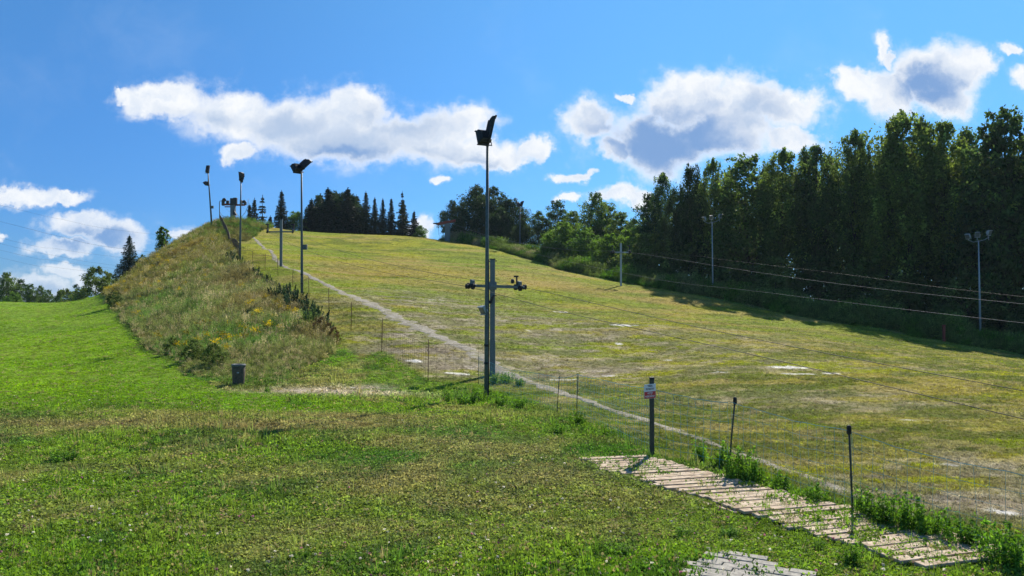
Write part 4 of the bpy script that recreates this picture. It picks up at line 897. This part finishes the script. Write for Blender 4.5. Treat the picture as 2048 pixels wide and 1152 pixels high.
SRC = bpy.data.collections.new('tuft_sources')
def source(name, V, mat):
    o = bpy.data.objects.new(name, np_mesh(name, V, mat)); SRC_.objects.link(o)
def scatter(name, P_, yaw, scale, tint, idx, coll, label, cat=None):
    me = bpy.data.meshes.new(name); n = len(P_); me.vertices.add(n); me.vertices.foreach_set('co', P_.astype(np.float32).ravel())
    def attr(nm, ty, dat, key): a = me.attributes.new(nm, ty, 'POINT'); a.data.foreach_set(key, dat.ravel())
    attr('yaw', 'FLOAT_VECTOR', yaw.astype(np.float32), 'vector'); attr('siz', 'FLOAT_VECTOR', scale.astype(np.float32), 'vector'); attr('idx', 'INT', idx.astype(np.int32), 'value')
    attr('tint', 'FLOAT_COLOR', np.concatenate([tint, np.ones((n, 1))], 1).astype(np.float32), 'color')
    o = link(bpy.data.objects.new(name, me)); ng = bpy.data.node_groups.new(name, 'GeometryNodeTree')
    ng.interface.new_socket('Geometry', in_out='INPUT', socket_type='NodeSocketGeometry'); ng.interface.new_socket('Geometry', in_out='OUTPUT', socket_type='NodeSocketGeometry')
    N = ng.nodes; gi = N.new('NodeGroupInput'); go = N.new('NodeGroupOutput'); io = N.new('GeometryNodeInstanceOnPoints'); ci = N.new('GeometryNodeCollectionInfo'); ci.inputs['Collection'].default_value = coll; ci.inputs['Separate Children'].default_value = True; ci.inputs['Reset Children'].default_value = True
    def na_(nm, ty): q_ = N.new('GeometryNodeInputNamedAttribute'); q_.data_type = ty; q_.inputs['Name'].default_value = nm; return q_.outputs[0]
    LK = ng.links; LK.new(gi.outputs[0], io.inputs['Points']); LK.new(ci.outputs[0], io.inputs['Instance']); io.inputs['Pick Instance'].default_value = True
    LK.new(na_('idx', 'INT'), io.inputs['Instance Index']); e2 = N.new('FunctionNodeEulerToRotation'); LK.new(na_('yaw', 'FLOAT_VECTOR'), e2.inputs[0]); LK.new(e2.outputs[0], io.inputs['Rotation']); LK.new(na_('siz', 'FLOAT_VECTOR'), io.inputs['Scale'])
    LK.new(io.outputs[0], go.inputs[0]); mo = o.modifiers.new('scatter', 'NODES'); mo.node_group = ng
    tag(o, label, cat, kind='stuff'); return o
M_blade = leafmat('grass_blades', None or (.1, .2, .03), (.1, .2, .03), .42, .7, inst=True, rough=.7, spec=.10)
rg = np.random.default_rng(99)
SRC_ = bpy.data.collections.new('short_grass')
for i in range(3): source('a%d' % i, blades(rg, 16, .048, .060, .0032, 1.2), M_blade)
for i in range(2): source('b%d' % i, leaflets(rg, 20, .035, .06, .011), M_blade)
source('c0', blades(rg, 12, .13, .05, .004, .7), M_blade)
GS = SRC_
SRC_ = bpy.data.collections.new('tall_grass')
for i in range(3): source('a%d' % i, blades(rg, 30, .46, .16, .007, .7), M_blade)
hd = []
for i in range(2):
    V = blades(rg, 14, .40, .14, .006, .5); c = []
    for k in range(9): a = rg.uniform(0, 6.28); r_ = rg.uniform(0, .2); hh = rg.uniform(.42, .7); c.append(np.stack([np.full(12, math.cos(a)*r_), np.full(12, math.sin(a)*r_), np.linspace(hh-.16, hh, 12)], 1)+rg.normal(size=(12, 3))*.010)
    source('b%d' % i, np.concatenate([V, rquads(np.concatenate(c), .022, rg, .4, -.5)]), M_blade)
for i in range(2): source('c%d' % i, np.concatenate([leaflets(rg, 90, .30, .16, .035), blades(rg, 8, .35, .1, .006)]), M_blade)
TS = SRC_
SRC_ = bpy.data.collections.new('flower_heads')
V = rquads(np.stack([rg.normal(size=60)*.07, rg.normal(size=60)*.07, .5+rg.normal(size=60)*.06], 1), .022, rg, .8); source('a0', V, M_blade)
V = rquads(np.stack([rg.normal(size=8)*.004, rg.normal(size=8)*.004, .055+rg.normal(size=8)*.004], 1), .008, rg, .8); source('b0', V, M_blade)
FS = SRC_
def polar(n, r0, r1, a0, a1, rng):
    r = np.exp(rng.uniform(math.log(r0), math.log(r1), n)); a = np.radians(rng.uniform(a0, a1, n)); return np.sin(a)*r, np.cos(a)*r
def yawv(n, rng, t=.15): return np.stack([rng.normal(size=n)*t, rng.normal(size=n)*t, rng.uniform(0, 6.28, n)], 1)
# short grass everywhere in front
N0 = 300000; x, y = polar(N0, 3.2, 112, -45, 45, rg)
bank, slope, fld = ground_zone(x, y); td = track_dist(x, y); ok = (td > .32+.3*rg.random(N0)) | (rg.random(N0) < .12+.6*(1-sst(y, 14, 20))+.35*sst(fbm(x, y, 1.2, 3, 77), .52, .6)*(y < 24))
ok &= ~(on_planks(x, y) & (rg.random(N0) > .07+.28*sst(-y, -9.2, -7.8)))
pdist = np.min(np.hypot(x[:, None]-pav_cells[None, :, 0], y[:, None]-pav_cells[None, :, 1]), 1) if N0 < 1 else None
pm_ = np.zeros(N0, bool); nearm = (np.hypot(x-PAVC[0], y-PAVC[1]) < 2.2); ixn = np.where(nearm)[0]
if len(ixn): pm_[ixn] = (np.hypot(x[ixn][:, None]-pav_cells[None, :, 0], y[ixn][:, None]-pav_cells[None, :, 1]).min(1) < .085)
ok &= ~pm_
soil = np.clip(blobs(x, y, SOIL), 0, 1)*slope; ok &= (rg.random(N0) > soil*.75*sst(fbm((x*.94+y*.34)*.5, (-x*.34+y*.94)*1.2, 1.1, 4, 66), .36, .58)); ok &= (rg.random(N0) > sst(blobs(x, y, CHALK), .4, .7)); ok &= (bank < .6) | (y < 27)
ok &= (rg.random(N0) > np.clip(blobs(x, y, SOIL[5:7])*1.2, 0, .85))
x, y = x[ok], y[ok]; slope = slope[ok]; fld = fld[ok]; n = len(x); z = terrain(x, y)+.035*on_planks(x, y); r = np.hypot(x, y)
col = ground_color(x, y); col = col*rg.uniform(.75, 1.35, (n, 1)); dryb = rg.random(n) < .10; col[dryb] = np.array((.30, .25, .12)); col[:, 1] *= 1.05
hgt_n = fbm(x, y, 2.2, 3, 91); lush = sst(fbm(x, y, 3.0, 3, 93), .50, .70)*(1-slope)*(1-fld)
# lush strip along fence
fd, _ = seg_dist(x, y, FENCE); ls = np.exp(-((fd-.1)/.9)**2)*(y < 22); lush = np.maximum(lush, ls)
sc = (.62+.55*rg.random(n))*(.7+.8*hgt_n)*np.clip(r/9, .85, 1)*(1+np.clip((r-10)/14, 0, 4.2)*.34)
zs = sc*(1+.7*lush)*np.where(slope > .5, .62, 1)*np.where(fld > .5, .6, 1)*np.clip(1.25-r/90, .45, 1)
xs = sc*1.15; idx = rg.choice(6, n, p=[.15, .15, .14, .27, .27, .02]); idx = np.where((slope > .5) & (idx > 2), 0, idx)
col = col*(1-.45*ls[:, None])+np.array((.09, .19, .03))*.45*ls[:, None]
scatter('grass', np.stack([x, y, z], 1), yawv(n, rg), np.stack([xs, xs, zs], 1), col, idx, GS, 'short grass and clover covering meadow and piste', 'grass')
# clover blossoms
n = 1500; x, y = polar(n, 4.5, 22, -42, 32, rg); b_, s_, f_ = ground_zone(x, y); k = (s_ < .3) & (b_ < .3) & ~on_planks(x, y) & (fbm(x, y, 1.5, 2, 3) > .5); x, y = x[k], y[k]; n = len(x)
tint = np.where(rg.random((n, 1)) < .6, np.array([[.62, .58, .50]]), np.array([[.42, .20, .26]])); sc = np.repeat(rg.uniform(.7, 1.4, (n, 1)), 3, 1)
scatter('clover_blossoms', np.stack([x, y, terrain(x, y)], 1), yawv(n, rg), sc, tint, np.full(n, 1), FS, 'tiny pale clover blossoms dotted through the near meadow', 'flowers')
# bank grasses
N1 = 46000; x, y = polar(N1, 18, 112, -36, -8, rg); b_, s_, f_ = ground_zone(x, y); k = (b_ > .35) & (td[:1].sum() > -1); x, y = x[k], y[k]
x2 = rg.uniform(-52, -4, 60000); y2 = rg.uniform(18, 108, 60000); b_, s_, f_ = ground_zone(x2, y2); k = b_ > .3; x = np.concatenate([x, x2[k]]); y = np.concatenate([y, y2[k]]); n = len(x); r = np.hypot(x, y)
gcol = np.zeros((n, 3))+np.array((.205, .235, .080)); gcol = lerp(gcol, (.130, .215, .055), sst(fbm(x, y, 5, 3, 81), .45, .62)); gcol = lerp(gcol, (.215, .165, .070), sst(fbm(x, y, 3.5, 3, 85), .50, .70)*.75); gcol = lerp(gcol, (.30, .20, .05), sst(r, 62, 85)*.35); gcol *= rg.uniform(.65, 1.4, (n, 1)); gcol[rg.random(n) < .22] = (.42, .36, .20)
idx = rg.choice(7, n, p=[.16, .16, .16, .18, .14, .10, .10]); sc = rg.uniform(.6, 1.25, n)*(.6+.8*fbm(x, y, 3, 2, 5))*(1+np.clip((r-30)/60, 0, 1)*.15)
cd, _ = seg_dist(x, y, TOE[:-1]); sc *= .55+.45*sst(cd, 0, 2.5); sc *= .28+.72*sst(r, 22, 38); keep = np.hypot((x-bb[0])*1.3, y-bb[1]+.8) > 1.7; x, y, sc, gcol, idx, r = x[keep], y[keep], sc[keep], gcol[keep], idx[keep], r[keep]; n = len(x)
scatter('tall_grass', np.stack([x, y, terrain(x, y)], 1), yawv(n, rg, .2), np.stack([sc*1.15, sc*1.15, sc], 1), gcol, idx, TS, 'tall uncut grass and weeds covering the bank', 'grass')
# goldenrod on the bank
cents = [(at(px, py), s, k) for px, py, s, k in [(240, 580, 2.5, 50), (250, 565, 2, 60), (300, 540, 2, 50), (340, 520, 2.5, 50), (380, 500, 2.5, 40), (320, 577, 1.0, 40), (270, 560, 1.6, 40), (500, 662, 1.6, 14), (480, 680, 2, 10), (560, 640, 2, 10), (400, 600, 4, 30), (420, 540, 4, 40), (430, 690, 2, 8)]]
xs_ = np.concatenate([rg.normal(c[0], s, k) for c, s, k in cents]); ys_ = np.concatenate([rg.normal(c[1], s*1.6, k) for c, s, k in cents]); b_, s_, f_ = ground_zone(xs_, ys_); k = b_ > .2; x, y = xs_[k], ys_[k]; n = len(x); r = np.hypot(x, y)
sc = rg.uniform(.7, 1.2, n); scatter('goldenrod_flowers', np.stack([x, y, terrain(x, y)], 1), yawv(n, rg), np.stack([sc*1.3, sc*1.3, sc], 1), np.array((.48, .36, .03))*rg.uniform(.6, 1.15, (n, 1)), np.zeros(n), FS, 'yellow flower heads scattered over the bank', 'flowers')
# undergrowth strip between piste and forest and behind hilltop
n = 26000; t = rg.random(n)*(len(EDGE)-1.001); i_ = t.astype(int); f_ = (t-i_)[:, None]; e_ = EDGE[i_]*(1-f_)+EDGE[i_+1]*f_; dv = EDGE[i_+1]-EDGE[i_]; nv = np.stack([-dv[:, 1], dv[:, 0]], 1); nv /= np.linalg.norm(nv, axis=1)[:, None]
nv = np.where((nv[:, 1] < 0)[:, None], -nv, nv); off = np.abs(rg.normal(size=n))*3.2+(vnoise(t*2.5, t*0, 8)-.3)*1.8; q_ = e_+nv*off[:, None]; x, y = q_[:, 0], q_[:, 1]
pr_ = 1+.9*(vnoise(t*3, t*0, 4)-.5); sc = rg.uniform(.9, 1.7, n)*pr_*np.clip(off/2.5+.5, .4, 1.2)*1.05; gcol = np.zeros((n, 3))+np.array((.150, .205, .055)); gcol = lerp(gcol, (.36, .31, .18), sst(vnoise(t*2, off*.6, 5), .45, .7)*np.clip(1.1-t/8, 0, 1)); gcol = lerp(gcol, (.10, .20, .03), sst(vnoise(t*4+9, off*.5, 9), .6, .75)); gcol *= rg.uniform(.6, 1.3, (n, 1))
idx = rg.choice(7, n, p=[.12, .12, .12, .16, .12, .18, .18]); scatter('undergrowth', np.stack([x, y, terrain(x, y)], 1), yawv(n, rg, .2), np.stack([sc*1.3, sc*1.3, sc], 1), gcol, idx, TS, 'weeds and tall grass between the piste and the forest', 'undergrowth')
# forest floor weeds + top of hill rim weeds
n = 5000; px = rg.uniform(440, 545, n); x2 = rg.uniform(-40, -27, n); y2 = rg.uniform(88, 108, n); sc = rg.uniform(.5, 1.3, n); bb2, ss2, ff2 = ground_zone(x2, y2); k = (x2 < -31+(y2-95)*-.15) ; x2, y2, sc = x2[k], y2[k], sc[k]; n = len(x2)
gcol = lerp(np.zeros((n, 3))+np.array((.13, .21, .045)), (.20, .19, .07), sst(fbm(x2, y2, 2, 3, 12), .45, .6))*rg.uniform(.5, 1.3, (n, 1)); scatter('crest_weeds', np.stack([x2, y2, terrain(x2, y2)], 1), yawv(n, rg), np.repeat(sc[:, None], 3, 1), gcol, rg.choice(7, n), TS, 'green weeds around the upper lift terminal', 'weeds')
# ---- weed clumps (things)
def weed_proto(seed, h=.5, n=14, leaf=.05, name='weed_clump'):
    rng = np.random.default_rng(seed); cen = []; st_ = MB(); cid = []
    for k in range(n):
        a = rng.uniform(0, 6.28); r_ = rng.uniform(0, .18)*h*2; b_ = np.array((math.cos(a)*r_, math.sin(a)*r_, -.02)); t_ = b_+np.array((math.cos(a)*.25*h*rng.random(), math.sin(a)*.25*h*rng.random(), h*rng.uniform(.5, 1.1))); st_.tube([b_, t_], [.004, .002], 4, False)
        m_ = 46; t = rng.uniform(.12, 1, m_)[:, None]; cen.append(b_+(t_-b_)*t+rng.normal(size=(m_, 3))*.05*h*2*(1.25-t)); cid += [rng.random()]*m_
    cen = np.concatenate(cen); V = rquads(cen, leaf, rng, .4); V = np.concatenate([V, blades(rng, 40, h*.7, h*.4, .005, .8)]); nn = len(V)//4; cid = np.concatenate([cid, rng.random(nn-len(cid))])
    cols = np.repeat(np.stack([cid, rng.random(nn) < .15, np.zeros(nn)], 1), 4, 0); root = bpy.data.objects.new(name, None); s = st_.build('stems', M_leafs['weed'], root); c_ = link(bpy.data.objects.new('leaves', np_mesh('leaves', V, M_leafs['weed'], cols=cols))); c_.parent = root; return dict(root=root, H=h)
wp = [weed_proto(s, .5, 22, .030) for s in (1, 2, 3)]
wl = [(130, 925, .38, 2.4, 'bright green tuft alone in the meadow at far left'), (118, 922, .4, 1.5, 'smaller bright tuft touching the lone left one'), (900, 805, .75, 1.6, 'weed clump left of the tallest pole foot'), (935, 812, .9, 1.6, 'dense weed clump in front of the tallest pole foot'), (965, 806, .85, 1.4, 'weed clump touching the tallest pole foot'), (1000, 815, .7, 1.4, 'weed clump just right of the tallest pole foot'), (1035, 820, .6, 1.5, 'weed clump two steps right of the tallest pole'),
 (990, 768, .9, 1.4, 'weed clump at the foot of the nearest lift tower'), (1015, 766, .8, 1.5, 'weed clump right of the nearest lift tower'), (1040, 772, .6, 1.5, 'low weed clump beside the track near the tower'), (1155, 855, .8, 1.1, 'weed clump under the two thin fence rods'), (1120, 870, .5, 1.4, 'low weed clump left of the two thin fence rods'),
 (1400, 925, .75, .9, 'reddish green weed clump behind the boardwalk near the sign'), (1440, 940, .9, .9, 'upright weed clump left of the first knobbed post'), (1480, 965, 1.05, 1.0, 'tall leafy weed right of the first knobbed post'), (1505, 972, .8, 1.0, 'leafy weed beside the tall one along the boardwalk'), (1560, 985, .6, 1.1, 'weed clump midway between the knobbed posts'), (1630, 1010, .6, 1.1, 'weed clump before the second knobbed post'), (1740, 1045, .8, 1.0, 'weed clump right of the second knobbed post'), (1775, 1060, .95, 1.0, 'bushy weed right of the second knobbed post'), (1820, 1070, .9, 1.0, 'bushy weed near the end of the boardwalk'), (1870, 1085, .8, 1.1, 'weed clump behind the last planks'), (1930, 1105, .8, 1.1, 'weed clump at the near end of the boardwalk'), (2000, 1135, .9, 1.1, 'weed clump in the lower right corner'),
 (1250, 1110, .22, 2.2, 'low leafy clump in the near meadow left of the pavers'), (1370, 1075, .24, 2.2, 'leafy clump between boardwalk and pavers'), (1460, 1075, .24, 2.0, 'leafy clump above the pavers'), (600, 1120, .2, 2.2, 'low green clump in the near meadow at the bottom'), (600, 800, .35, 1.4, 'green clump right of the litter bin'), (535, 785, .35, 1.3, 'green clump beside the litter bin on the right'), (1640, 1100, .22, 1.6, 'small weed among the loose pavers'), (1700, 1130, .45, 1.2, 'small weed right of the loose pavers')]
for i, (px, py, k, wf, lb) in enumerate(wl): put_at(wp[i % 3], at(px, py), k*.82, lb, 'leafy weed clumps in the meadow', 'weeds', wf)
hz = MB(); hz.box((0, 150, 14), (900, 900, 42)); mh = bpy.data.materials.new('added_haze'); mh.use_nodes = True; m = NT(mh.node_tree); m.n.clear(); vo = m.new('ShaderNodeVolumePrincipled'); vo.inputs['Color'].default_value = (.62, .80, 1, 1); vo.inputs['Density'].default_value = .00012; vo.inputs['Anisotropy'].default_value = .25  # thin scattering volume, added to lift the forest's dark tones towards blue
mo_ = m.new('ShaderNodeOutputMaterial'); m.link(vo.outputs[0], mo_.inputs['Volume']); o = hz.build('haze', mh); tag(o, 'faint blue haze added to lift the dark tones of the far forest', kind='stuff')
print('objects', len(bpy.data.objects))
